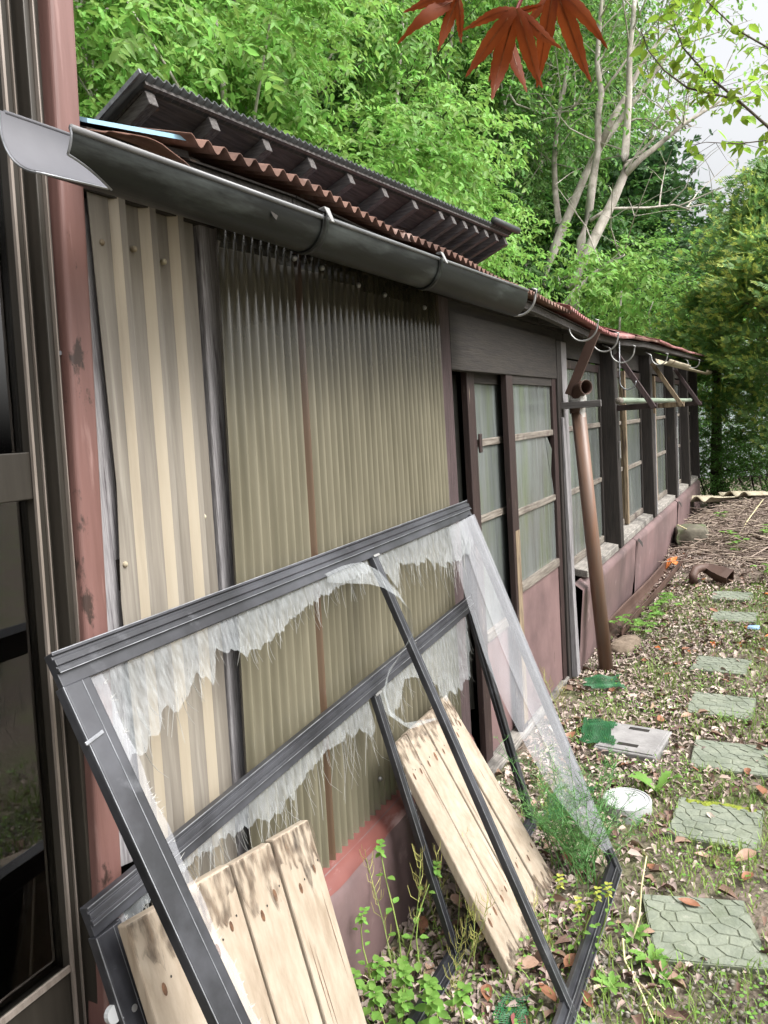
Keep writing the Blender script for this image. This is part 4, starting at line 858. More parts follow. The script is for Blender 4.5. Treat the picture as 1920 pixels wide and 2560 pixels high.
# green netting scraps
def netting(label, c_, wx, wy, rot, seed, wave=.012):
    m4 = Matrix.Translation(c_) @ Matrix.Rotation(R(rot), 4, 'Z'); b = MB()
    def P_(u, v): return m4 @ Vector(((u - .5) * wx + .01 * noise.noise((u * 4, v * 4, seed)), (v - .5) * wy + .01 * noise.noise((u * 4, v * 4, seed + 3)), .014 + wave * (1 + noise.noise((u * 3, v * 3, seed + 7)))))
    na, nb = int(wx / .0075), int(wy / .0075)
    ins = lambda u, v: max(abs(u - .5), abs(v - .5)) < .40 + .16 * noise.noise((u * 3.5, v * 3.5, seed + 11))
    def strand(uv):
        run = []
        for q in uv + [None]:
            if q and ins(*q): run.append(P_(*q))
            else:
                if len(run) > 1: b.tube(run, .0014, 4, cap=False)
                run = []
    for i in range(na + 1): strand([(i / na, j / 16) for j in range(17)])
    for j in range(nb + 1): strand([(i / 16, j / nb) for i in range(17)])
    o = b.build('netting', 'greennet'); tag(o, label, 'netting', 'green netting scraps')
netting('green plastic netting scrap beside the handhole cover', (-.79, 3.47, .004), .19, .36, 8, 1)
netting('green plastic netting scrap at the foot of the leaning downpipe', (-.90, 4.12, .004), .24, .26, 20, 4)
netting('flat green plastic netting scrap under the grass beside the low screen frame', (-.76, 2.78, .002), .16, .40, 3, 8, .004)
netting('small green plastic netting scrap under the bottom rail of the large frame', (-.62, 1.68, .002), .10, .12, 12, 12, .006)
# stones
def rock(name, c_, sx, sy, sz, seed, m, label, cat, rot=0, sub=8, rough=.16):
    b = MB(); pts = {}
    def sp(u, v, w_):
        p = Vector((u, v, w_)); q = Vector((max(-.8, min(.8, p.x)), max(-.8, min(.8, p.y)), max(-.8, min(.8, p.z))))
        q = q.normalized() * (.5 * q.length + .55); n_ = 1 + rough * noise.noise(q * 2.2 + Vector((seed, 0, 0))) + rough * .4 * noise.noise(q * 6 + Vector((seed, 5, 0)))
        return (q.x * sx * n_, q.y * sy * n_, q.z * sz * n_)
    for ax in range(3):
        for s_ in (-1, 1):
            def fn(u, v, ax=ax, s_=s_):
                a, c = (u * 2 - 1), (v * 2 - 1) * s_; t = [0, 0, 0]; t[ax] = s_; t[(ax + 1) % 3] = a; t[(ax + 2) % 3] = c; return sp(*t)
            b.grid(sub, sub, fn)
    xf(b, Matrix.Translation(c_) @ Matrix.Rotation(R(rot), 4, 'Z')); return tag(b.build(name, m, smooth=True), label, cat)
rock('stone_block', (-.87, 8.30, .165), .175, .26, .14, 3, 'block', 'dark mossy stone block beside the twig heap at the wall', 'stone', 8, 10, .12)
rock('stone', (-.915, 4.86, .02), .075, .165, .045, 9, 'stone', 'flat brown stone beside the fallen gutter', 'stone', -10, 8, .08)
# fallen brown gutter and pipe elbow
b = MB()
gp0, gp1 = Vector((-1.015, 4.98, .05)), Vector((-.905, 7.75, .06)); gd = (gp1 - gp0).normalized(); gs = Vector((gd.y, -gd.x, 0))
def gut2(u, v):
    P_ = [(-.062, .055), (-.058, .0), (-.045, -.03), (0, -.042), (.045, -.03), (.058, .0), (.060, .05), (.070, .052)]
    t = u * 7; i = min(6, int(t)); q = t - i; a = P_[i][0] * (1 - q) + P_[i + 1][0] * q; z = P_[i][1] * (1 - q) + P_[i + 1][1] * q
    return tuple(gp0.lerp(gp1, v) + gs * a + Vector((0, 0, z + .006 * math.sin(v * 9))))
b.grid(21, 24, gut2); tag(b.build('fallen_gutter', 'brownold', smooth=True, thick=.003), 'brown plastic gutter lying on the ground along the pink skirting', 'gutter')
pe = root('pipe_elbow', (-.62, 6.9, 0), 'broken brown pipe elbow with square hopper on the leaf litter', 'pipe')
b = MB(); b.tube([(-.70, 6.72, .03), (-.70, 6.74, .10), (-.685, 6.77, .135), (-.655, 6.81, .145), (-.60, 6.86, .14)], .034, 16, cap=False); b.build('elbow', 'brownold', pe, smooth=True, thick=.003)
b = MB(); b.tube([(-.63, 6.84, .14), (-.60, 6.85, .135), (-.55, 6.83, .115), (-.47, 6.79, .085), (-.42, 6.77, .07)], [.040, .045, .056, .076, .078], 4, cap=False); b.build('hopper', 'brownold', pe, thick=.004)
# corrugated fibre sheets on the heap
def tile(label, c_, rot, seed):
    b = MB(); b.grid(48, 8, lambda u, v: ((u - .5) * .42, (v - .5) * .62, .030 * math.cos(u * 6.283 * 2.1 + seed) + .02 * v)); xf(b, Matrix.Translation(c_) @ Matrix.Rotation(R(rot), 4, 'Z') @ Matrix.Rotation(R(-7), 4, 'X'))
    tag(b.build('corrugated_tile', 'cement', smooth=True, thick=.010), label, 'tile')
tile('broad corrugated roof tile lying on the twig heap by the shed end', (-.80, 9.95, .36), -28, 0); tile('corrugated roof tile propped behind the other one on the twig heap', (-.40, 10.25, .38), -35, 1.2)
b = MB(); b.hexa([(-.245, 5.46, .012), (-.17, 5.45, .012), (-.165, 5.50, .012), (-.235, 5.52, .014)], [(-.24, 5.47, .03), (-.18, 5.455, .022), (-.17, 5.495, .035), (-.23, 5.51, .028)])
tag(b.build('plastic_scrap', 'bluebit', bevel=.004), 'small blue plastic scrap on the leaf litter beside the path', 'scrap')

# twig heap: mound (setting) and dry twigs
def mound_z(x, y):
    return .30 * math.exp(-((x + .35) / .75) ** 2 - ((y - 9.6) / 1.5) ** 2) + .10 * math.exp(-((x - .1) / .9) ** 2 - ((y - 7.9) / .9) ** 2)
b = MB(); b.grid(30, 36, lambda u, v: (-1.02 + 2.8 * u, 6.9 + 4.6 * v, mound_z(-1.02 + 2.8 * u, 6.9 + 4.6 * v) - .012 + .02 * noise.noise((u * 9, v * 9, 2))))
tag(b.build('mound', mat('brown humus', (0.085, 0.066, 0.052), (0.19, 0.15, 0.12), 14, rough=1.0, bump=.6, bscale=40), smooth=True), None, kind='structure')
b = MB(); r_ = random.Random(21)
for k in range(3600):
    x, y = r_.gauss(-.1, .62), r_.gauss(9.0, 1.1)
    if x < -1.0 or y < 7.2 or y > 11.3: continue
    a = r_.uniform(0, 6.283); L_ = r_.uniform(.12, .5); z = mound_z(x, y) + r_.uniform(.0, .07); d_ = Vector((math.cos(a), math.sin(a), r_.gauss(0, .16)))
    p = Vector((x, y, z)); q = Vector((r_.gauss(0, .1), r_.gauss(0, .1), r_.gauss(0, .05))) * L_
    b.tube([p - d_ * L_ / 2, p + q, p + d_ * L_ / 2], [r_.uniform(.003, .007), .0045, .002], 4, cap=False)
tag(b.build('dry_twigs', 'twig'), 'heap of tangled dry brown twigs at the far end of the shed', 'twigs', kind='stuff')
b = MB()
for p0_, p1_, q_ in (((-.50, 8.0, .04), (-.22, 8.7, .50), .05), ((-.95, 7.9, .35), (-.80, 8.4, .05), .06), ((-.62, 7.6, .06), (-.3, 7.8, .10), .03)):
    p0_, p1_ = Vector(p0_), Vector(p1_); b.tube([p0_, p0_.lerp(p1_, .5) + Vector((0, 0, q_)), p1_], [.006, .005, .003], 6)
tag(b.build('pale_twigs', 'straw', smooth=True), 'pale bare sticks rising from the twig heap', 'twigs', kind='stuff')

# ================================================================== LITTER, GRASS, GRAVEL
def on_slab(x, y):
    m_ = np.zeros(len(x), bool)
    for (sx, sy, a, _) in STONES[:7]:
        c_, s_ = math.cos(R(-a)), math.sin(R(-a)); u = (x - sx) * c_ - (y - sy) * s_; v = (x - sx) * s_ + (y - sy) * c_
        m_ |= (np.abs(u) < .14) & (np.abs(v) < .14)
    m_ |= (np.abs(x + .625) < .13) & (np.abs(y - 3.44) < .15)
    m_ |= np.hypot(x + .545, y - 2.835) < .085
    return m_
def scatter(n, xr, yr, pw=1.0):
    x = rng.uniform(*xr, n); y = yr[0] + (yr[1] - yr[0]) * rng.random(n) ** pw
    return x, y
nzv = np.vectorize(lambda x, y, s, o: noise.noise((x * s, y * s, o)))
def litter(name, n, m, size, xr, yr, dens, seed, curl=.3):
    x, y = scatter(n, xr, yr, 1.35); keep = (dens(x, y) > rng.random(n)) & (~on_slab(x, y) | (rng.random(n) < .035)); x, y = x[keep], y[keep]; k = len(x)
    a = rng.uniform(0, 6.283, k); D = np.stack([np.cos(a), np.sin(a), rng.normal(0, .22, k)], 1); N = np.stack([rng.normal(0, .35, k), rng.normal(0, .35, k), np.ones(k)], 1)
    L = rng.uniform(.6, 1.35, k) * size; z = rng.uniform(.002, .02, k) + np.array([mound_z(q, w_) for q, w_ in zip(x, y)])
    V, F = leaf_arrays(np.stack([x, y, z], 1), D, N, L, L * rng.uniform(.32, .62, k), rng.choice([-.6, .5, 1.0]), curl)
    tag(link(name, np_mesh(name, V, F, m)), None, kind='stuff')
dens1 = lambda x, y: np.clip(.95 - .55 * np.clip((x + .45) / .5, 0, 1) - .35 * (nzv(x, y, 2.2, 1) > .15) - .55 * ((x > -.6) & (y < 2.9)), .06, 1)
litter('leaf_litter', 34000, 'litter', .027, (-1.08, 1.0), (1.2, 9.5), dens1, 1)
litter('leaf_litter', 5500, 'litter', .044, (-1.08, 1.0), (1.2, 9.5), dens1, 2, .5)
litter('leaf_litter', 4200, 'litterb', .048, (-1.08, .85), (1.2, 10.5), lambda x, y: np.clip(.65 - .3 * (nzv(x, y, 2.2, 1) > .1) - .35 * ((x > -.5) & (y < 2.6)), .1, 1), 3, .4)
litter('leaf_litter', 500, 'orange', .05, (-.9, .85), (4.5, 10.5), lambda x, y: .12 + .5 * (nzv(x, y, 1.6, 9) > .25), 4, .4)
# grass tufts
def grass(name, n, hmin, hmax, dens, m, yr=(1.2, 9.0), wd=.0022):
    x, y = scatter(n, (-1.05, .95), yr, 1.3); keep = (dens(x, y) > rng.random(n)) & ~on_slab(x, y); x, y = x[keep], y[keep]; k = len(x)
    h_ = rng.uniform(hmin, hmax, k); a = rng.uniform(0, 6.283, k); ln = rng.uniform(.1, .9, k)
    P = np.stack([x, y, np.zeros(k)], 1); d = np.stack([np.cos(a) * ln, np.sin(a) * ln, np.ones(k)], 1); s_ = np.stack([-np.sin(a), np.cos(a), np.zeros(k)], 1) * wd
    mid = P + d * h_[:, None] * .55; tip = P + d * h_[:, None] * np.array([1.25, 1.25, .92])
    V = np.stack([P - s_, P + s_, mid + s_ * .7, tip, mid - s_ * .7], 1).reshape(-1, 3); b0 = (np.arange(k) * 5)[:, None]
    F = np.concatenate([b0 + np.array([[0, 1, 2]]), b0 + np.array([[0, 2, 4]]), b0 + np.array([[4, 2, 3]])], 0)
    tag(link(name, np_mesh(name, V, F, m)), None, kind='stuff')
gd_ = lambda x, y: np.clip(.2 + .95 * np.clip((x + .75) / .5, 0, 1) * np.clip(.5 + 1.6 * nzv(x, y, 1.9, 5), 0, 1) + .5 * ((nzv(x, y, 3.1, 8) > .28)), .03, 1) * np.where((x > -.42) & (y < 2.0), .6, 1)
grass('grass', 66000, .012, .045, gd_, 'grass')
grass('grass', 5000, .04, .11, lambda x, y: .75 * (nzv(x, y, 2.6, 11) > .25) * (x > -.72), 'grass')
# small clover-like ground cover
x, y = scatter(22000, (-.95, .95), (1.2, 8.5), 1.4); kp = (np.clip(nzv(x, y, 2.4, 13) * 1.5 + .2 + .25 * (x > -.2), .05, .9) > rng.random(len(x))) & ~on_slab(x, y); x, y = x[kp], y[kp]; k = len(x)
a = rng.uniform(0, 6.283, k); L = rng.uniform(.006, .016, k)
V, F = leaf_arrays(np.stack([x, y, rng.uniform(.008, .035, k)], 1), np.stack([np.cos(a), np.sin(a), rng.normal(.1, .2, k)], 1), np.stack([rng.normal(0, .25, k), rng.normal(0, .25, k), np.ones(k)], 1), L, L * .8, .1, .1)
tag(link('ground_cover', np_mesh('ground_cover', V, F, 'weed')), None, kind='stuff')
# gravel
def gravel(n, xr, yr, s0, s1):
    x, y = scatter(n, xr, yr); kp = ~on_slab(x, y); x, y = x[kp], y[kp]; k = len(x)
    base = np.array([(1, 0, 0), (-1, 0, 0), (0, 1, 0), (0, -1, 0), (0, 0, .6), (0, 0, -.6)]); s_ = rng.uniform(s0, s1, k)
    V = base[None] * s_[:, None, None] * rng.uniform(.55, 1.3, (k, 6, 1)); a = rng.uniform(0, 6.283, k); ca, sa = np.cos(a)[:, None], np.sin(a)[:, None]
    tl = rng.normal(0, .4, (k, 1)); X = V[..., 0] * ca - V[..., 1] * sa; Y = V[..., 0] * sa + V[..., 1] * ca; Z = V[..., 2] + V[..., 0] * tl
    V = np.stack([X + x[:, None], Y + y[:, None], Z + .002], -1).reshape(-1, 3)
    f = np.array([(0, 2, 4), (2, 1, 4), (1, 3, 4), (3, 0, 4), (2, 0, 5), (1, 2, 5), (3, 1, 5), (0, 3, 5)]); F = ((np.arange(k) * 6)[:, None, None] + f[None]).reshape(-1, 3)
    tag(link('gravel', np_mesh('gravel', V, F, 'gravel')), None, kind='stuff')
gravel(2600, (-.48, .55), (1.35, 2.10), .004, .012); gravel(1400, (-.9, .95), (1.4, 7.5), .003, .010)

# individual larger fallen leaves
def big_leaf_mesh(seed, L_, W_, m):
    r_ = random.Random(seed); b = MB(); n_ = 8; tw = r_.uniform(-.5, .5); cu = r_.uniform(.1, .5)
    for i in range(n_ + 1):
        t = i / n_; w_ = W_ * math.sin(math.pi * min(1, t ** .8)) ** .85 * .5 + .0005; x = (t - .5) * L_; z = cu * L_ * .35 * (t - .5) ** 2 * 4 * .4
        b.v += [(x, -w_, z + w_ * (.55 + tw * t)), (x, 0, z), (x, w_, z + w_ * (.5 - tw * t))]
    b.f = [(3 * i + j, 3 * i + j + 1, 3 * i + j + 4, 3 * i + j + 3) for i in range(n_) for j in (0, 1)]; b.mi = [0] * len(b.f)
    b.tube([(-L_ * .5, 0, .002), (-L_ * .62, .004, .004)], .001, 4)
    me = bpy.data.meshes.new('fallen_leaf'); me.from_pydata(b.v, [], b.f); me.materials.append(M[m]); me.polygons.foreach_set('use_smooth', [True] * len(b.f)); return me
KINDS = [('deadleaf', 'russet fallen leaf curled on the ground'), ('deadpale', 'tan fallen leaf curled on the ground'), ('deadplum', 'plum red fallen leaf on the ground')]
lm = {m_: [big_leaf_mesh(i * 7 + q, .085, .034 + .006 * q, m_) for q in range(3)] for i, (m_, _) in enumerate(KINDS)}
spots = [(-.56, 1.78, 0), (-.60, 1.66, 2), (-.70, 1.72, 0), (-.46, 1.80, 0), (-.53, 1.92, 0), (-.64, 1.86, 1), (-.55, 1.60, 0), (-.20, 1.62, 1), (-.31, 1.72, 1), (-.27, 2.30, 0), (-.26, 2.58, 1), (-.13, 2.62, 1), (-.06, 2.55, 0), (-.12, 2.50, 0),
         (-.10, 3.12, 0), (-.05, 3.22, 1), (-.15, 3.27, 0), (-.03, 3.05, 2), (-.34, 3.22, 0), (-.86, 3.12, 0), (-.90, 3.40, 0), (-.95, 3.25, 1), (-.83, 3.05, 1), (-.55, 3.72, 0), (-.50, 3.86, 0), (-.62, 3.95, 1), (-.44, 3.80, 1), (-.60, 4.4, 0), (-.56, 4.9, 0),
         (-.30, 4.36, 0), (-.52, 5.6, 0), (-.48, 5.9, 0), (-.60, 3.18, 0), (-.92, 2.9, 0), (-.88, 2.72, 1), (-.72, 2.5, 1), (-.66, 2.4, 0), (-.40, 2.45, 0), (-.02, 2.2, 0), (-.01, 2.0, 1), (.02, 2.3, 0), (-.84, 4.05, 0), (-.98, 4.0, 1), (-.75, 4.6, 0), (-.92, 2.05, 1), (-.97, 1.9, 0), (-.88, 1.75, 1), (-.95, 2.15, 0), (-.80, 1.95, 0)]
for i, (x, y, kd) in enumerate(spots):
    m_, lb = KINDS[kd]; o = link('fallen_leaf', lm[m_][i % 3]); s_ = random.uniform(.6, 1.0)
    o.location = (x, y, .016); o.rotation_euler = (random.gauss(0, .25), random.gauss(0, .2), random.uniform(0, 6.28)); o.scale = (s_, s_, s_)
    tag(o, lb, 'leaf', {0: 'russet fallen leaves', 1: 'tan fallen leaves', 2: 'plum fallen leaves'}[kd])
ol = big_leaf_mesh(77, .12, .06, 'orange')
for i, (x, y, z) in enumerate([(-.965, 7.30, .09), (-.935, 7.36, .10), (-.90, 7.28, .085), (-.95, 7.22, .075)]):
    o = link('fallen_leaf', ol); o.location = (x, y, z); o.rotation_euler = (random.uniform(.3, 1.0), random.uniform(-.6, .6), random.uniform(0, 6.28)); tag(o, 'bright orange curled leaf caught behind the fallen brown gutter', 'leaf', 'orange leaves behind the gutter')

# ================================================================== SMALL PLANTS
def leaf_list(items, m, name, parent, fold=.2, droop=.15):
    """items: (base, direction, normal, length, width)"""
    P, D, N, L, W = (np.array([list(i[k]) if k < 3 else i[k] for i in items], float) for k in range(5))
    V, F = leaf_arrays(P, D, N, L, W, fold, droop); me = np_mesh(name, V, F, m); return link(name, me, parent)
def weed(loc, h_, pairs, L_, label, seed, yellow=False, lean=(0, 0), cat='weed', group='weeds among the frames'):
    r_ = random.Random(seed); rt = root('weed', loc, label, cat, group); base = Vector(loc)
    nodes_ = [base + Vector((lean[0] * t * t + .012 * math.sin(t * 5 + seed), lean[1] * t * t, h_ * t)) for t in [i / pairs for i in range(pairs + 1)]]
    b = MB(); b.tube(nodes_, [.0026 - .0012 * i / pairs for i in range(pairs + 1)], 5); b.build('stem', 'stem', rt, smooth=True)
    it, top = [], []
    for i, p in enumerate(nodes_[1:], 1):
        a0 = (i % 2) * math.pi / 2 + r_.uniform(-.4, .4); sc_ = L_ * (1.05 - .3 * i / pairs) * r_.uniform(.8, 1.15)
        for q in (0, math.pi):
            d_ = Vector((math.cos(a0 + q), math.sin(a0 + q), r_.uniform(-.25, .35)))
            it.append((p + d_ * .008, d_, Vector((-d_.x * .3, -d_.y * .3, 1)), sc_, sc_ * .72))
    for k in range(10):
        a0 = k * 2.4; d_ = Vector((math.cos(a0), math.sin(a0), .5 - .12 * k)); top.append((nodes_[-1] + Vector((0, 0, .012 - .004 * k)), d_, Vector((-d_.x, -d_.y, .8)), L_ * .62, L_ * .5))
    leaf_list(it, 'weed', 'leaves', rt); leaf_list(top, 'weedy' if yellow else 'weed', 'leaf_cluster', rt)
    return rt
W_ = 'soft green nettle-like weed rising between the board panels'
for i, (x, y, h_, n_, L_, ln) in enumerate([(-.925, 1.66, .40, 5, .030, (-.02, .0)), (-.985, 1.60, .24, 5, .026, (.0, 0)), (-.90, 1.72, .27, 5, .028, (.02, .10)), (-.93, 1.54, .16, 4, .038, (0, 0)), (-.86, 1.54, .14, 4, .040, (0, .02)), (-.80, 1.56, .13, 4, .042, (.02, 0)), (-.90, 1.60, .12, 4, .038, (.03, 0)),
                                           (-.72, 1.58, .12, 3, .042, (.02, 0)), (-.97, 1.50, .14, 4, .036, (0, 0)), (-.82, 1.60, .08, 3, .030, (0, 0)), (-.84, 1.50, .12, 4, .03, (0, 0)), (-.76, 1.52, .13, 4, .04, (0, 0)), (-.88, 1.47, .14, 4, .04, (0, 0))]):
    weed((x, y, 0), h_, n_, L_, W_, i, False, ln)
for i, (x, y, h_) in enumerate([(-.60, 1.96, .21), (-.50, 1.97, .19), (-.465, 1.985, .20), (-.535, 1.965, .15)]):
    weed((x, y, 0), h_, 4, .024, 'slender weed with yellowed top leaves beside the large frame', 40 + i, True, (.02, .02), group='yellow topped weeds')
# cress stalks with thin upright pods
def cress(loc, h_, seed):
    r_ = random.Random(seed); base = Vector(loc); rt = root('cress_stalk', loc, 'thin straw green seed stalk with slim upright pods', 'weed', 'seed stalks among the frames')
    lean = Vector((r_.uniform(-.25, .25), r_.uniform(-.25, .25), 1)).normalized(); pts = [base + lean * h_ * t + Vector((.02 * math.sin(3 * t + seed), 0, 0)) for t in (0, .25, .5, .75, 1)]
    b = MB(); b.tube(pts, [.0016, .0014, .0012, .001, .0006], 4); b.build('stem', 'stem', rt)
    b = MB()
    for k in range(26):
        t = r_.uniform(.35, 1); p = base + lean * h_ * t + Vector((.02 * math.sin(3 * t + seed), 0, 0)); a = r_.uniform(0, 6.283); o_ = Vector((math.cos(a), math.sin(a), .9)).normalized() * r_.uniform(.012, .03)
        q = p + o_; b.tube([p, q, q + Vector((o_.x * .3, o_.y * .3, r_.uniform(.018, .032)))], [.0006, .0009, .0005], 3, cap=False)
    b.build('pods', mat('straw green pods', (0.26, 0.27, 0.07), (0.40, 0.37, 0.13), 9, rough=.6, island=.3), rt)
for i, (x, y, h_) in enumerate([(-.945, 1.70, .36), (-.96, 1.66, .33), (-.88, 1.90, .30), (-.86, 1.82, .28), (-.84, 1.88, .32), (-.80, 1.76, .20), (-.78, 1.72, .22), (-.62, 1.90, .20), (-.58, 1.86, .18), (-.80, 2.66, .25), (-.76, 2.58, .22), (-.74, 2.72, .24), (-.70, 2.50, .26), (-.83, 2.86, .2), (-1.0, 3.55, .25), (-.99, 3.60, .2), (-.72, 1.62, .18), (-.75, 1.80, .2)]): cress((x, y, 0), h_, i)
# feathery shrub beside the large frame
fs = root('feathery_shrub', (-.60, 2.36, 0), 'feathery dark green shrub growing through the large screen frame', 'shrub')
r_ = random.Random(5); bs, bn = MB(), MB()
for k in range(46):
    a = r_.uniform(0, 6.283); sp_ = r_.uniform(.02, .26); h_ = r_.uniform(.18, .46); p0 = Vector((-.60 + r_.gauss(0, .03), 2.36 + r_.gauss(0, .04), 0)); p2 = p0 + Vector((math.cos(a) * sp_, math.sin(a) * sp_, h_)); p1 = p0.lerp(p2, .5) + Vector((0, 0, .05))
    pts = [p0 * (1 - t) ** 2 + p1 * 2 * t * (1 - t) + p2 * t * t for t in (0, .25, .5, .75, 1)]; bs.tube(pts, [.0017, .0015, .0012, .0009, .0005], 4)
    for q in range(22):
        t = r_.uniform(.22, 1); i = min(3, int(t * 4)); p = pts[i].lerp(pts[i + 1], t * 4 - i); a2 = r_.uniform(0, 6.283); L_ = r_.uniform(.025, .075) * (1.2 - .6 * t); d_ = Vector((math.cos(a2), math.sin(a2), r_.uniform(.1, .9))).normalized()
        bn.tube([p, p + d_ * L_ * .5, p + d_ * L_ + Vector((0, 0, .006))], [.0009, .0008, .0004], 3, cap=False)
        for z_ in range(3):
            pq = p + d_ * L_ * r_.uniform(.3, .9); d2 = Vector((r_.gauss(0, 1), r_.gauss(0, 1), r_.uniform(.2, 1))).normalized(); bn.tube([pq, pq + d2 * L_ * .35], [.0007, .0003], 3, cap=False)
bs.build('stems', 'fern', fs); bn.build('fronds', 'fern', fs)
# dandelion rosettes with toothed leaves
def rosette(loc, n_, L_, label, seed, up=.5):
    r_ = random.Random(seed); rt = root('dandelion', loc, label, 'weed', 'dandelion rosettes')
    for k in range(n_):
        a = k * 6.283 / n_ + r_.uniform(-.3, .3); d_ = Vector((math.cos(a), math.sin(a), 0)); s_ = Vector((-d_.y, d_.x, 0)); l_ = L_ * r_.uniform(.7, 1.2); u_ = up * r_.uniform(.5, 1.4); b = MB(); N_ = 9
        for i in range(N_ + 1):
            t = i / N_; w_ = l_ * .17 * math.sin(math.pi * (t * .85 + .1)) * (1 if i % 2 else .55) + .001; p = Vector(loc) + d_ * l_ * t * (1 - .25 * u_ * t) + Vector((0, 0, .004 + l_ * u_ * t * (1 - .55 * t)))
            b.v += [tuple(p - s_ * w_ + Vector((0, 0, w_ * .3))), tuple(p), tuple(p + s_ * w_ + Vector((0, 0, w_ * .3)))]
        b.f = [(3 * i + j, 3 * i + j + 1, 3 * i + j + 4, 3 * i + j + 3) for i in range(N_) for j in (0, 1)]; b.mi = [0] * len(b.f); b.build('leaf', 'weed', rt, smooth=True)
rosette((-.46, 3.0, 0), 5, .13, 'upright dandelion leaves behind the white round cap', 1, 1.1)
for i, p in enumerate([(-.40, 2.10, 0), (-.34, 2.02, 0), (-.30, 1.96, 0), (-.42, 1.88, 0)]): rosette(p, 7, .062, 'dandelion rosette with toothed leaves beside the nearest stepping stone', 10 + i, .6)
b = MB(); b.tube([(-.40, 2.08, .0), (-.385, 2.13, .05), (-.385, 2.18, .12), (-.375, 2.22, .19)], [.003, .0026, .0024, .002], 6)
b.tube([(-.42, 2.06, .02), (-.40, 1.98, .015), (-.34, 1.88, .012), (-.29, 1.78, .010), (-.25, 1.72, .01)], [.003, .0028, .0026, .0024, .0022], 6); b.tube([(-.36, 1.92, .014), (-.28, 1.84, .016), (-.22, 1.78, .012), (-.20, 1.74, .012)], .0024, 6)
tag(b.build('flower_stalks', 'straw', smooth=True), 'bare pale flower stalks of the dandelions beside the stepping stone', 'stalks')
# compound-leaved seedlings along the fallen gutter and the heap
def seedling(loc, r0, n_, seed):
    r_ = random.Random(seed); rt = root('seedling', loc, 'bright green leafy seedling beside the fallen brown gutter' if loc[1] < 6.5 else 'bright green leafy seedling on the twig heap', 'weed', 'seedlings by the gutter' if loc[1] < 6.5 else 'seedlings on the heap'); it = []; b = MB()
    for k in range(n_):
        a = r_.uniform(0, 6.283); h_ = r_.uniform(.04, .13); c_ = Vector(loc) + Vector((math.cos(a) * r0 * r_.random(), math.sin(a) * r0 * r_.random(), h_)); b.tube([Vector(loc), c_], [.0015, .001], 4)
        for q in range(5):
            a2 = a + q * 1.256; d_ = Vector((math.cos(a2), math.sin(a2), -.1)); it.append((c_, d_, Vector((r_.gauss(0, .2), r_.gauss(0, .2), 1)), r_.uniform(.03, .045), .024))
    b.build('stems', 'stem', rt); leaf_list(it, 'weed', 'leaves', rt, .1, .1)
for i, (x, y) in enumerate([(-.88, 5.15), (-.82, 5.35), (-.84, 5.6), (-.80, 5.85), (-.86, 6.0), (-.97, 5.2), (-.50, 8.0), (-.40, 7.7), (-.2, 8.1), (.0, 7.6), (-.6, 8.9), (-.15, 7.0), (.1, 6.6), (.0, 6.1)]): seedling((x, y, mound_z(x, y)), .12, 9, i)

# ================================================================== TREES
def crown_mesh(name, seed, rad, nclump, nspray, nleaf, leaf_L, m, droop=.5, lw=.42, spray_L=(.35, .75), up=0.1, clr=.32, shell=.35):
    g = np.random.default_rng(seed); rad = np.array(rad)
    c = unit(g.normal(size=(nclump, 3))) * (shell + (1 - shell) * g.random((nclump, 1)) ** .6) * rad
    out_ = unit(c * np.array([1, 1, .5]) + 1e-6)
    ns = nclump * nspray; ci = np.repeat(np.arange(nclump), nspray)
    p = c[ci] + g.normal(size=(ns, 3)) * clr * np.array([1, 1, .7]); d = unit(out_[ci] * .7 + g.normal(size=(ns, 3)) * .6 + np.array([0, 0, up]))
    Ls = g.uniform(*spray_L, ns)
    t = np.tile(np.linspace(.08, 1, nleaf), ns); si = np.repeat(np.arange(ns), nleaf)
    P = p[si] + d[si] * (t * Ls[si])[:, None] + np.array([0, 0, -1]) * (droop * Ls[si] * t * t)[:, None]
    tan = unit(d[si] + np.array([0, 0, -1]) * (2 * droop * t)[:, None]); sd = unit(np.cross(tan, np.array([0, 0, 1.0])) + 1e-6)
    alt = np.where(np.arange(len(t)) % 2 == 0, 1, -1)[:, None]; n = len(t)
    D = unit(tan * .55 + sd * alt * .8 + np.array([0, 0, -.35]) * g.uniform(.2, 1.6, (n, 1)) + g.normal(size=(n, 3)) * .25)
    N = unit(np.cross(sd, tan) * np.where((np.cross(sd, tan)[:, 2:3] < 0), -1, 1) + g.normal(size=(n, 3)) * .35)
    L = leaf_L * g.uniform(.6, 1.25, n)
    V, F = leaf_arrays(P, D, N, L, L * lw * g.uniform(.8, 1.2, n), .2, .2)
    return np_mesh(name, V, F, m), c

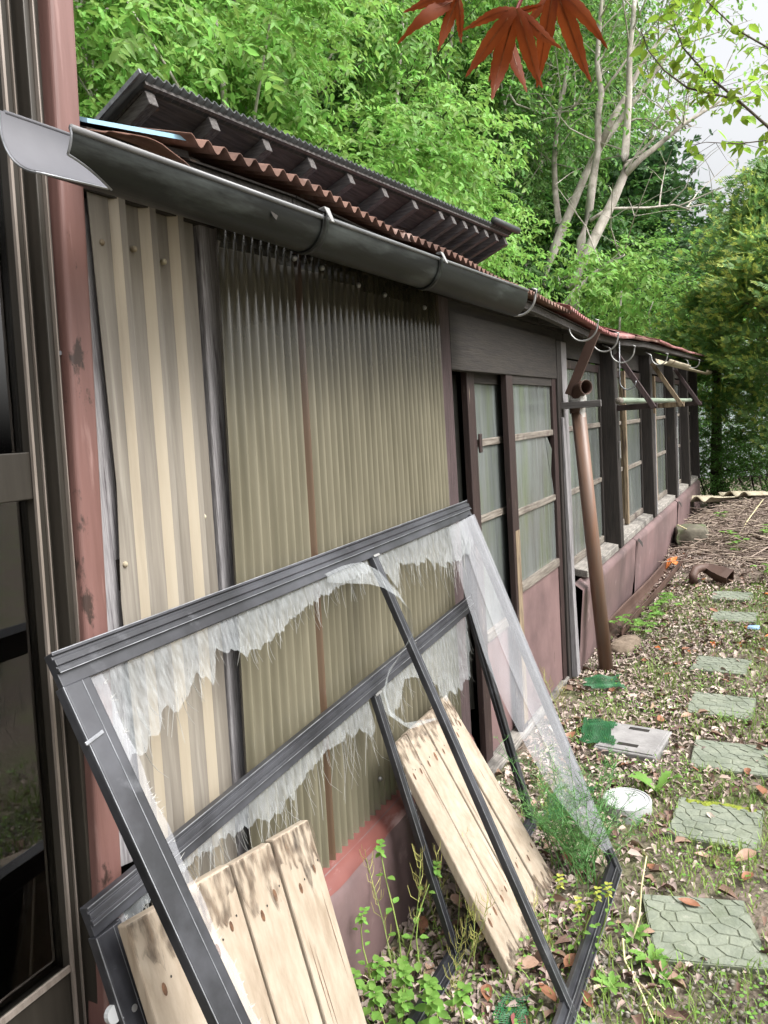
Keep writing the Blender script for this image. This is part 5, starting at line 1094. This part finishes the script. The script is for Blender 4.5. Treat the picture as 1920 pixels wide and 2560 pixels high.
def limb_mesh(seed, c, H, r0, m, nl=9, bend=.25):
    """trunk from (0,0,-H) to the crown's upper part plus limbs to some clumps; origin at the crown centre"""
    r_ = random.Random(seed); b = MB(); top = Vector((r_.gauss(0, .3), r_.gauss(0, .3), float(c[:, 2].max()) * .8)); bot = Vector((r_.gauss(0, .2), r_.gauss(0, .2), -H))
    pts = [bot.lerp(top, t) + Vector((bend * noise.noise((t * 3, seed, 0)), bend * noise.noise((t * 3, seed, 5)), 0)) for t in [i / 9 for i in range(10)]]
    b.tube(pts, [r0 * (1 - .085 * i) for i in range(10)], 8)
    for k in r_.sample(range(len(c)), min(nl, len(c))):
        e = Vector(c[k]); t = r_.uniform(.3, .8); i = min(8, int(t * 9)); s_ = pts[i].lerp(pts[i + 1], t * 9 - i); mid = s_.lerp(e, .5) + Vector((r_.gauss(0, .15), r_.gauss(0, .15), .15))
        rr = r0 * (1 - .75 * t) * .55; b.tube([s_, s_.lerp(mid, .55), mid, mid.lerp(e, .5) + Vector((0, 0, .05)), e], [rr, rr * .8, rr * .62, rr * .4, rr * .18], 6, cap=False)
    me = bpy.data.meshes.new('trunk'); me.from_pydata(b.v, [], b.f); me.materials.append(M[m]); me.polygons.foreach_set('use_smooth', [True] * len(b.f)); return me

CR = {}
for kn, args in dict(
    bright=dict(seed=1, rad=(1.8, 1.8, 2.1), nclump=25, nspray=40, nleaf=16, leaf_L=.098, m='leafA', droop=.55),
    bright2=dict(seed=2, rad=(1.6, 1.6, 1.8), nclump=23, nspray=40, nleaf=16, leaf_L=.090, m='leafA', droop=.45),
    mid=dict(seed=3, rad=(2.0, 2.0, 2.7), nclump=34, nspray=36, nleaf=16, leaf_L=.100, m='leafB', droop=.5),
    mid2=dict(seed=4, rad=(1.9, 1.9, 2.5), nclump=40, nspray=32, nleaf=16, leaf_L=.095, m='leafB', droop=.6),
    deep=dict(seed=5, rad=(2.1, 2.1, 3.0), nclump=70, nspray=22, nleaf=14, leaf_L=.13, m='leafC', droop=.4),
    bushy=dict(seed=6, rad=(1.0, 1.0, .9), nclump=30, nspray=20, nleaf=14, leaf_L=.060, m='leafA', droop=.2, up=.4),
).items():
    me, c = crown_mesh('crown', **args); CR[kn] = (me, c)
TRK = {k: limb_mesh(i + 3, v[1], 5.0 if k != 'bushy' else 1.2, .10 if k != 'bushy' else .03, 'barkd' if k in ('deep', 'mid') else 'bark') for i, (k, v) in enumerate(CR.items())}
TL_ = {'bright': ('bright yellow green broadleaf tree on the slope behind the outbuilding', 'bright broadleaf trees'), 'bright2': ('small bright leafy tree standing close behind the shed roofs', 'small bright trees'), 'mid': ('tall mid green broadleaf tree on the wooded slope', 'tall green trees'),
       'mid2': ('drooping mid green broadleaf tree on the wooded slope', 'drooping green trees'), 'deep': ('deep green shadowy tree far up the wooded slope', 'deep green trees'), 'bushy': ('light green shrub growing behind the shed', 'shrubs behind the shed')}
def tree(kind, x, y, zc, s=1.0, rot=0., sz=1.0):
    if x / y > -.26 and zc > 5: return      # the slope opens towards the valley here
    z0 = hill_z(x, y) if x < -3 else 0.
    lb, gp = TL_[kind]; rt = root('broadleaf_tree' if kind != 'bushy' else 'shrub', (x, y, z0), lb, 'tree' if kind != 'bushy' else 'shrub', gp)
    for nm, me in (('crown', CR[kind][0]), ('trunk', TRK[kind])):
        o = bpy.data.objects.new(nm, me); COL.objects.link(o); o.parent = rt; o.location = (0, 0, zc - z0); o.rotation_euler = (0, 0, R(rot)); o.scale = (s, s, s * sz)
    return rt
# close, bright trees right behind the outbuilding
tree('bright', -5.6, 4.6, 4.6, .95, 20); tree('bright2', -4.7, 6.3, 4.3, .95, 80); tree('bright', -5.2, 8.3, 4.5, 1.0, 150); tree('bright2', -4.3, 9.8, 3.9, 1.0, 40); tree('bright', -6.6, 6.3, 7.2, 1.05, 200)
tree('bright2', -5.1, 12.2, 4.3, .95, 300); tree('bright', -6.3, 10.6, 7.0, 1.15, 70); tree('bright2', -7.2, 4.4, 6.6, 1.1, 10)
tree('bright2', -4.1, 8.9, 3.0, .7, 220); tree('bright2', -3.9, 15.0, 3.6, .9, 120)
# second row
for i, (k, x, y, zc, s, rot) in enumerate([('mid', -8.6, 7.2, 8.0, 1.1, 10), ('mid2', -8.2, 10.0, 7.2, 1.15, 60), ('mid', -7.2, 13.2, 7.6, 1.2, 120), ('mid2', -5.6, 14.2, 6.2, 1.15, 200), ('mid', -5.0, 16.4, 8.6, 1.2, 250), ('mid2', -8.4, 4.2, 8.6, 1.0, 300), ('bright', -7.9, 8.6, 9.6, 1.1, 33), ('bright', -5.4, 12.6, 8.6, 1.15, 210), ('mid2', -4.2, 15.4, 8.6, 1.0, 15),
                                         ('bright', -3.6, 16.8, 6.4, 1.1, 80), ('mid', -9.8, 12.6, 10.6, 1.3, 140), ('mid2', -10.5, 8.5, 10.8, 1.2, 190)]): tree(k, x, y, zc, s, rot)
for i in range(22):
    a = i / 21; x = -15.5 + 11.5 * a + random.uniform(-.6, .6); y = 6.0 + 17 * a + random.uniform(-.8, .8); zz_ = hill_z(x, y) + random.uniform(3.2, 4.6) + (i % 3) * 1.6
    tree('deep' if i % 3 else 'mid', x, y, zz_, random.uniform(1.15, 1.5), random.uniform(0, 360))
for i in range(16):
    a = i / 15; x = -11.5 + 8.3 * a; y = 6.5 + 9.8 * a; tree('deep', x + random.uniform(-.4, .4), y + random.uniform(-.4, .4), hill_z(x, y) + 2.0 + (i % 2) * 1.2, random.uniform(.9, 1.1), random.uniform(0, 360), .8)
# shrubs at the shed's far end
for (x, y, zc, s) in [(-2.3, 13.3, 2.2, 1.0), (-1.9, 14.2, 2.6, 1.1), (-2.6, 15.2, 3.4, 1.2)]: tree('bushy', x, y, zc, s, x * 90)

# the pale many-stemmed tree behind the shed
STEMS = {
    'a': [(-2.98, 11.74, -.05), (-2.90, 11.80, 2.0), (-2.81, 11.86, 3.47), (-2.66, 11.98, 3.8), (-2.49, 12.11, 4.17), (-2.28, 12.28, 4.62), (-2.15, 12.39, 4.95), (-2.12, 12.45, 5.27), (-2.09, 12.52, 5.7), (-2.06, 12.6, 6.26), (-2.05, 12.68, 6.82), (-2.0, 12.77, 7.29), (-1.97, 12.85, 7.79)],
    'a2': [(-2.14, 12.4, 4.97), (-1.91, 12.55, 5.21), (-1.67, 12.7, 5.4), (-1.37, 12.9, 5.66), (-1.05, 13.09, 5.86), (-0.76, 13.27, 6.05)],
    'b': [(-2.98, 11.95, .3), (-2.95, 12.1, 2.4), (-2.85, 12.2, 3.64), (-2.78, 12.3, 4.12), (-2.67, 12.41, 4.59), (-2.61, 12.51, 5.07), (-2.54, 12.59, 5.49), (-2.54, 12.66, 6.03), (-2.49, 12.73, 6.33), (-2.55, 12.76, 6.8), (-2.52, 12.84, 7.28), (-2.48, 12.92, 7.76), (-2.46, 12.96, 8.05)],
    'b2': [(-2.53, 12.61, 5.51), (-2.33, 12.76, 5.96), (-2.16, 12.9, 6.27), (-1.95, 13.06, 6.72), (-1.74, 13.21, 7.03), (-1.55, 13.35, 7.3), (-1.39, 13.48, 7.68)],
    'c': [(-3.2, 12.0, .3), (-3.45, 12.2, 2.2), (-3.44, 12.33, 3.55), (-3.28, 12.48, 4.04), (-3.17, 12.57, 4.33), (-2.99, 12.72, 4.77), (-2.81, 12.88, 5.24), (-2.7, 12.97, 5.49), (-2.45, 13.15, 5.87), (-2.16, 13.35, 6.29), (-1.88, 13.55, 6.68), (-1.64, 13.73, 7.07), (-1.37, 13.91, 7.38)],
    'd': [(-2.96, 11.6, 1.2), (-2.95, 11.5, 2.6), (-2.92, 11.52, 3.05), (-2.76, 11.63, 3.27), (-2.52, 11.78, 3.49), (-2.34, 11.9, 3.64), (-2.1, 12.04, 3.76)],
    'e': [(-3.2, 12.1, .3), (-3.5, 12.4, 2.2), (-3.5, 12.5, 3.33), (-3.38, 12.65, 3.99), (-3.24, 12.79, 4.57), (-3.29, 12.83, 5.09), (-3.3, 12.88, 5.54), (-3.25, 12.99, 6.2), (-3.14, 13.12, 6.75), (-3.07, 13.23, 7.37), (-3.09, 13.27, 7.74), (-2.97, 13.41, 8.33)],
    'f': [(-3.4, 12.3, .3), (-3.7, 12.8, 2.4), (-3.75, 12.84, 3.47), (-3.88, 12.86, 4.17), (-3.96, 12.86, 4.56), (-3.97, 13.01, 5.71), (-4.1, 13.03, 6.48), (-4.2, 13.07, 7.14), (-4.21, 13.15, 7.83)],
    'g': [(-2.59, 12.08, 4.34), (-2.35, 12.23, 4.5), (-1.81, 12.51, 4.47), (-1.48, 12.69, 4.49), (-1.23, 12.81, 4.39)],
    'h': [(-2.19, 12.58, 5.74), (-1.99, 12.7, 5.84), (-1.86, 12.77, 5.83), (-1.69, 12.84, 5.68), (-1.52, 12.92, 5.58), (-1.18, 13.12, 5.7)],
    'i': [(-3.94, 12.69, 6.69), (-3.84, 12.72, 6.5), (-3.48, 12.89, 6.33), (-3.25, 13.01, 6.31), (-2.98, 13.16, 6.4)],
    'j': [(-2.49, 12.73, 6.33), (-2.28, 12.88, 6.63), (-2.09, 13.02, 6.92), (-1.93, 13.13, 7.14), (-1.95, 13.17, 7.53)],
    'k': [(-3.09, 13.15, 6.82), (-2.98, 13.23, 6.96), (-2.75, 13.37, 7.05), (-2.55, 13.5, 7.22)]}
RAD = dict(a=.125, b=.105, c=.115, d=.075, e=.085, f=.05, a2=.065, b2=.07, g=.035, h=.022, i=.026, j=.03, k=.02)
pt = root('pale_tree', (-3.05, 11.95, 0), 'pale grey many-stemmed tree with sparse leaves behind the far shed roof', 'tree')
r_ = random.Random(9); tips = []
for kk, pts in STEMS.items():
    b = MB(); n_ = len(pts); r0 = RAD[kk] * .82; b.tube(pts, [r0 * (1 - .72 * i / (n_ - 1)) for i in range(n_)], 10); b.build('stem', 'bark', pt, smooth=True)
    b = MB()
    for q in range(9 if len(kk) == 1 and kk in 'abcef' else 5):
        i = r_.randrange(n_ // 2, n_ - 1); p = Vector(pts[i]).lerp(Vector(pts[i + 1]), r_.random()); d_ = Vector((r_.gauss(.35, .6), r_.gauss(0, .5), r_.uniform(.1, 1))).normalized(); L_ = r_.uniform(.5, 1.5)
        m1_ = p + d_ * L_ * .5 + Vector((r_.gauss(0, .08), r_.gauss(0, .08), 0)); e_ = p + d_ * L_ + Vector((0, 0, .1)); b.tube([p, m1_, e_], [.013, .009, .003], 5, cap=False); tips += [m1_, e_]
        for z_ in range(3):
            s2 = m1_.lerp(e_, r_.random()); e2 = s2 + Vector((r_.gauss(.1, .3), r_.gauss(0, .3), r_.uniform(-.1, .4))); b.tube([s2, s2.lerp(e2, .5) + Vector((0, 0, .03)), e2], [.006, .004, .002], 4, cap=False); tips.append(e2)
    b.build('twigs', 'bark', pt)['kind'] = 'stuff'
tp_ = np.array([list(t) for t in tips if t.z > 5.6]); tp_ = np.repeat(tp_, 8, 0) + rng.normal(size=(len(tp_) * 8, 3)) * .16; n_ = len(tp_)
V, F = leaf_arrays(tp_, rng.normal(size=(n_, 3)) + np.array([.2, 0, -.7]), rng.normal(size=(n_, 3)) * .5 + np.array([0, 0, 1]), rng.uniform(.06, .12, n_), rng.uniform(.03, .055, n_)); link('leaves', np_mesh('leaves', V, F, 'leafA'), pt)
# leafy sprout low on the pale tree
me, c = crown_mesh('crown', 31, (.55, .45, .45), 9, 14, 12, .11, 'leafA', .4, .45, (.3, .6)); sp = root('leaf_sprout', (-2.2, 11.6, 0), 'young leafy sapling in front of the pale tree stems', 'sapling')
o = link('crown', me, sp); o.matrix_parent_inverse = Matrix.Identity(4); o.location = (0.1, .1, 3.35); b = MB(); b.tube([(-2.25, 11.6, 0), (-2.2, 11.62, 1.8), (-2.1, 11.7, 3.2)], [.03, .022, .012], 7); b.build('trunk', 'bark', sp, smooth=True)
# straight pale trunk high on the slope
wt_ = root('slim_tree', (-10.0, 13.4, hill_z(-10, 13.4)), 'slim straight pale trunk among the trees on the slope', 'tree'); b = MB(); b.tube([(-10.05, 13.4, 2.5), (-9.99, 13.67, 7.3), (-9.88, 13.89, 8.6), (-9.83, 14.02, 9.4), (-9.76, 14.19, 10.5), (-9.7, 14.3, 13)], [.11, .10, .09, .085, .08, .06], 9); b.build('trunk', 'bark', wt_, smooth=True)

for i, (x, y, lx, ly, r0) in enumerate([(-6.0, 7.3, .3, .5, .05), (-7.4, 9.4, -.4, .3, .07), (-8.8, 8.9, .5, .2, .09), (-6.6, 12.2, .4, .3, .06), (-9.3, 10.9, -.3, .6, .08), (-5.6, 10.2, .6, .4, .04), (-7.0, 5.4, .2, .4, .06)]):
    zb = hill_z(x, y); wt_ = root('slim_tree', (x, y, zb), 'thin leaning grey trunk between the leafy trees on the slope', 'tree', 'thin trunks on the slope'); b = MB(); r_ = random.Random(i + 50)
    pts = [Vector((x + lx * t * 2 + .12 * noise.noise((t * 3, i, 0)), y + ly * t * 2, zb - .1 + 10 * t)) for t in [q / 8 for q in range(9)]]; b.tube(pts, [r0 * (1 - .08 * q) for q in range(9)], 8); b.build('trunk', 'bark' if i % 2 else 'barkd', wt_, smooth=True)
    for q in range(5):
        k = r_.randrange(2, 8); p = pts[k]; e = p + Vector((r_.gauss(.3, .8), r_.gauss(-.3, .6), r_.uniform(.2, .9))); b = MB(); b.tube([p, p.lerp(e, .5) + Vector((0, 0, .1)), e], [r0 * .35, r0 * .22, r0 * .08], 6, cap=False); b.build('limb', 'barkd', wt_, smooth=True)
# cypresses and dark conifer on the right
def conifer(label, x, y, z0, H, rad, seed, nfan, tipfrac, m_in='cypin', m_tip='cyptip', cat='conifer', Lf=.055, upb=.35, name='cypress', group=None):
    g = np.random.default_rng(seed); rt = root(name, (x, y, 0), label, cat, group)
    h_ = g.random(nfan) ** .85; a = g.uniform(0, 6.283, nfan); prof_ = np.sin(np.pi * np.clip(.14 + .84 * h_, 0, 1)) ** .75 * (1 - .35 * h_)
    lump = 1 + .28 * np.sin(a * 3 + h_ * 9 + seed) * np.sin(h_ * 17 + a * 2)
    rr = rad * prof_ * lump * (.45 + .55 * g.random(nfan) ** .45); c = np.stack([np.cos(a) * rr, np.sin(a) * rr, z0 + H * h_], 1)
    nb = max(12, nfan // 42); pick = g.integers(0, nb, nfan); cen = c[:nb]; dirs = unit(np.stack([np.cos(a[:nb]), np.sin(a[:nb]), np.full(nb, .3)], 1))
    along = g.normal(size=(nfan, 1)) * .26 * rad / 1.2 - .10; c = cen[pick] + dirs[pick] * along + g.normal(size=(nfan, 3)) * np.array([.11, .11, .075]) * rad / 1.0
    c[:, 2] -= .35 * np.maximum(0, along[:, 0]); a = a[pick] + g.normal(size=nfan) * .5; rr = np.hypot(c[:, 0], c[:, 1])
    d = unit(np.stack([np.cos(a), np.sin(a), np.full(nfan, upb)], 1) + g.normal(size=(nfan, 3)) * .45)
    k = 16; fi = np.repeat(np.arange(nfan), k); t = np.tile(np.linspace(.05, 1, k), nfan); sp_ = g.uniform(.10, .24, nfan)
    sd = unit(np.cross(d, g.normal(size=(nfan, 3)))); alt = np.where(np.arange(len(t)) % 2 == 0, 1, -1)[:, None]
    P = c[fi] + d[fi] * (t * sp_[fi])[:, None]; D = unit(d[fi] * .9 + sd[fi] * alt * (1.0 - .5 * t[:, None])) ; N = unit(np.cross(d, sd))[fi] + g.normal(size=(len(t), 3)) * .2
    L = Lf * g.uniform(.6, 1.3, len(t)) * (1.25 - .5 * t); tip = (t > .62) & (g.random(nfan)[fi] < tipfrac * (.35 + .9 * (rr / (rad + 1e-6)))[fi])
    for nm, msk, mm in (('foliage', ~tip, m_in), ('golden_tips', tip, m_tip)):
        if msk.sum() == 0: continue
        V, F = leaf_arrays(P[msk], D[msk], N[msk], L[msk], L[msk] * .30, .1, .05); o = link(nm, np_mesh(nm, V, F, mm), rt); o.matrix_parent_inverse = Matrix.Identity(4)
    b = MB(); b.tube([(x, y, -.02), (x + .05, y, z0 + H * .5), (x, y, z0 + H * .9)], [.09, .06, .015], 8)
    r2 = random.Random(seed)
    for q in range(14):
        i = r2.randrange(nfan); e = Vector(c[i]) + Vector((x, y, 0)); b.tube([(x, y, e.z - .25), e], [.02, .006], 5, cap=False)
    b.build('trunk', 'barkd', rt, smooth=True)
conifer('golden tipped cypress with ragged outline beyond the shed end', -.15, 11.8, 1.0, 3.5, 1.2, 1, 4600, .85)
conifer('broad golden tipped cypress beside the shed end', -.05, 10.6, 1.5, 2.1, .80, 2, 2000, 1.0)
conifer('low spreading cypress touching the end of the shed roof', -.95, 12.4, 1.1, 2.0, .85, 4, 1900, .8)
conifer('tall dark cypress at the right of the golden ones', 1.05, 12.2, .9, 4.6, 1.1, 3, 3000, .5)
conifer('dark green fir behind the pale tree stems', -2.5, 17.5, .5, 6.2, 1.7, 5, 4200, 0, 'fir', 'fir', Lf=.085, upb=.05, name='fir')
conifer('dark green fir farther behind the pale tree', -1.5, 19.5, .5, 5.0, 1.7, 6, 3600, 0, 'fir', 'fir', Lf=.085, upb=.05, name='fir')
# dark evergreen undergrowth at the shed end
me, c = crown_mesh('crown', 44, (.8, .7, .65), 22, 16, 13, .055, 'leafB', .25, .4, (.25, .45), .2)
for i, (x, y, z, s) in enumerate([(-.75, 12.0, .65, .8), (.75, 11.6, .6, .9), (-1.25, 12.2, .75, .8), (-.1, 12.6, .7, .9), (-.35, 11.5, .5, .6), (-1.0, 13.2, 1.0, .9)]):
    sr = root('evergreen_bush', (x, y, 0), 'green bush growing under the cypresses at the shed end', 'bush', 'evergreen bushes at the shed end'); o = link('crown', me, sr); o.matrix_parent_inverse = Matrix.Identity(4); o.location = (0, 0, z); o.scale = (s, s, s); o.rotation_euler = (0, 0, i * 1.7)
    b = MB(); r_ = random.Random(i)
    for q in range(6): b.tube([(x + r_.gauss(0, .1), y + r_.gauss(0, .1), -.02), (x + r_.gauss(0, .2), y + r_.gauss(0, .2), .5), (x + r_.gauss(0, .35), y + r_.gauss(0, .35), z)], [.018, .014, .006], 6, cap=False)
    b.build('stems', 'barkd', sr, smooth=True)
# pale clad building seen through the leaves
pb = root('pale_building', (1.0, 20, 0), 'pale blue white clad building glimpsed behind the cypresses', 'building')
b = MB(); b.grid(300, 1, lambda u, v: (-6 + 12 * u, 20 + .03 * math.cos(u * 6.283 * 75), 4.0 * v)); b.build('cladding', 'white', pb, smooth=True)
b = MB(); b.box(-6, 6, 20.05, 26, 0, 4.0); b.build('body', 'white', pb); b = MB(); b.hexa([(-6.2, 19.7, 3.98), (6.2, 19.7, 3.98), (6.2, 26, 4.5), (-6.2, 26, 4.5)], [(-6.2, 19.7, 4.05), (6.2, 19.7, 4.05), (6.2, 26, 4.57), (-6.2, 26, 4.57)]); b.build('roof', 'zinc', pb)
b = MB(); b.box(-2.0, 4.5, 17.0, 17.03, .0, 2.7); fo = tag(b.build('pale_sunlit_panel', 'white'), 'pale panel whitened for the sunlit area behind the dark bushes', 'panel')  # plain panel whitened to stand for a sunlit area, not a real fence

# leafy branches of the tree on the right
rb = root('overhanging_tree', (1.5, 4.9, 0), 'broadleaf tree reaching light green leafy branches in from the right', 'tree')
BR = {'t': [(1.5, 4.9, -.02), (1.35, 4.95, 1.2), (1.1, 5.0, 2.2), (.55, 5.0, 2.72), (-.01, 4.96, 2.92)],
      'r1': [(-0.01, 4.96, 2.92), (-0.08, 4.93, 2.98), (-0.23, 4.87, 3.14), (-0.47, 4.75, 3.22), (-0.58, 4.7, 3.32), (-0.66, 4.68, 3.44), (-0.69, 4.67, 3.54)],
      'r2': [(-0.23, 4.87, 3.14), (-0.38, 4.81, 3.29), (-0.49, 4.77, 3.44), (-0.53, 4.76, 3.56), (-0.56, 4.76, 3.7)],
      'r3': [(.55, 5.0, 2.74), (.25, 5.02, 3.15), (-0.01, 5.01, 3.35), (-0.08, 4.98, 3.41), (-0.23, 4.92, 3.52), (-0.36, 4.87, 3.67), (-0.41, 4.85, 3.73)],
      'r4': [(-0.01, 4.96, 2.92), (-0.08, 4.92, 2.91), (-0.23, 4.84, 2.9), (-0.38, 4.76, 2.92), (-0.45, 4.72, 2.91)],
      'u': [(1.1, 5.0, 2.2), (1.0, 5.0, 3.2), (.7, 5.0, 4.2)]}
BRR = dict(t=.07, r1=.009, r2=.007, r3=.009, r4=.005, u=.04); itm = []; r_ = random.Random(17); b2_ = MB()
for kk, pts in BR.items():
    b = MB(); n_ = len(pts); b.tube(pts, [max(.0016, BRR[kk] * (1 - .78 * i / (n_ - 1))) for i in range(n_)], 8, cap=False); b.build('branch' if kk != 't' else 'trunk', 'barkd', rb, smooth=True)
    if kk == 't': continue
    for q in range(40 if kk != 'r4' else 16):
        i = r_.randrange(0, n_ - 1); p = Vector(pts[i]).lerp(Vector(pts[i + 1]), r_.random()); d_ = Vector((r_.gauss(0, .7), r_.gauss(0, .7), r_.gauss(-.02, .4))).normalized(); L_ = r_.uniform(.03, .16); e_ = p + d_ * L_
        b2_.tube([p, e_], [.0018, .0009], 4, cap=False)
        for z_ in range(r_.choice((1, 2, 3))):
            dd_ = Vector((r_.gauss(0, .8), r_.gauss(0, .8), r_.uniform(-.9, .1))).normalized(); itm.append((e_ + d_ * -.02 * z_, dd_, Vector((r_.gauss(0, .4), r_.gauss(0, .4), 1)), r_.uniform(.045, .09), r_.uniform(.028, .05)))
b2_.build('twigs', 'barkd', rb)['kind'] = 'stuff'; leaf_list(itm, 'leafY', 'leaves', rb, .15, .25)
# red-leaved sprigs at the right edge
pr = root('red_leaved_shrub', (.40, 5.4, 0), 'shrub with bronze red young leaves at the right beyond the path', 'shrub'); itm = []; b = MB(); r_ = random.Random(3)
for q in range(16):
    p0 = Vector((.45, 5.4, 0)); e = Vector((r_.uniform(.02, .7), r_.uniform(5.1, 5.7), r_.uniform(1.5, 2.25))); b.tube([p0, p0.lerp(e, .5) + Vector((.06, 0, .1)), e], [.008, .005, .002], 5, cap=False)
    for z_ in range(12): itm.append((e + Vector((r_.gauss(0, .03), r_.gauss(0, .03), -.04 * z_ / 4)), Vector((r_.gauss(0, 1), r_.gauss(0, 1), r_.uniform(0, .8))), Vector((r_.gauss(0, .5), r_.gauss(0, .5), 1)), r_.uniform(.05, .085), .024))
b.build('stems', 'barkd', pr, smooth=True); leaf_list(itm, 'redleaf', 'leaves', pr)

# ================================================================== MAPLE BRANCH overhead
mp = root('maple_tree', (1.1, -.25, 0), 'red leaved maple whose branch hangs into the top of the view', 'tree')
b = MB(); b.tube([(1.1, -.25, -.02), (1.05, -.2, 1.2), (.85, -.05, 2.2), (.6, .15, 2.75), (.3, .35, 2.65), (.0, .50, 2.1), (-.09, .50, 1.86)], [.06, .05, .035, .018, .009, .004, .0014], 8); b.build('trunk', 'barkd', mp, smooth=True)
CAMP = Vector((0, 0, 1.5)); RT, UPV, FW = Vector((.8853, .4603, -.0654)), Vector((.0062, .1290, .9916)), Vector((-.4649, .8783, -.1114))
def maple_leaf(c_, s_, lobes, tilt, m='maple', yawl=0.):
    """lobes: (angle in degrees from straight down, length in metres, width factor); the leaf hangs, tips curving down"""
    e1 = (Vector((math.cos(yawl), math.sin(yawl), 0))); e1 = (RT * math.cos(yawl) + FW * math.sin(yawl)).normalized(); dn = Vector((0, 0, -1)); dn = (dn + FW * tilt).normalized(); nn = e1.cross(dn).normalized()
    b, v = MB(), MB()
    for (ang, L_, wf) in lobes:
        a = R(ang); d_ = (dn * math.cos(a) + e1 * math.sin(a)).normalized(); sd_ = nn.cross(d_).normalized(); N_ = 16; rows = []
        for i in range(N_ + 1):
            t = i / N_; w_ = L_ * wf * .118 * ((.34 + .66 * math.sin(1.5708 * t / .42)) if t < .42 else max(0, math.cos(1.5708 * (t - .42) / .58)) ** 1.35) + .0002
            sr = .0006 if i % 2 else 0.
            p = Vector(c_) + d_ * L_ * t * s_ + Vector((0, 0, -1)) * (L_ * .16 * t * t * abs(math.sin(a))) + nn * (L_ * (.10 * math.sin(t * 3 + ang) + .06 * math.sin(t * 5 + ang * .7) * t))
            rows.append((p - sd_ * (w_ + sr) * s_ + nn * w_ * .25, p, p + sd_ * (w_ + sr) * s_ + nn * w_ * .25))
        b.add([q for r in rows for q in r], [(3 * i + j, 3 * i + j + 1, 3 * i + j + 4, 3 * i + j + 3) for i in range(N_) for j in (0, 1)])
        v.tube([r[1] + nn * .0003 for r in rows[::3]], [.0006, .0005, .0004, .0003, .0002, .0002][:len(rows[::3])], 4, cap=False)
    return b, v
ML = [((-.1405, .472, 1.737), .88, [(-46, .047, .85), (-19, .054, .95), (24, .047, .95), (62, .036, .9), (-84, .035, .75), (108, .018, .9)], .10, 0.),
      ((-.152, .500, 1.743), .88, [(-28, .040, .8), (8, .047, .75), (-60, .03, .8)], .0, .2),
      ((-.132, .532, 1.772), .88, [(-14, .060, .8), (24, .064, .8), (48, .052, .75), (-48, .032, .8)], .05, -.2),
      ((-.184, .494, 1.767), .88, [(-60, .052, .75), (-26, .036, .85), (-84, .04, .75), (5, .028, .8)], .05, .15)]
for (c_, s_, lb_, tl, yw) in ML:
    b, v = maple_leaf(c_, s_, lb_, tl, yawl=yw); o = b.build('leaf', 'maple', mp, smooth=True); v.build('leaf_rib', 'mvein', o)
    b = MB(); b.tube([c_, Vector(c_).lerp(Vector((-.09, .50, 1.86)), .5) + Vector((0, .004, 0)), (-.09, .50, 1.86)], .0007, 5); b.build('leaf_stalk', 'mstalk', mp)
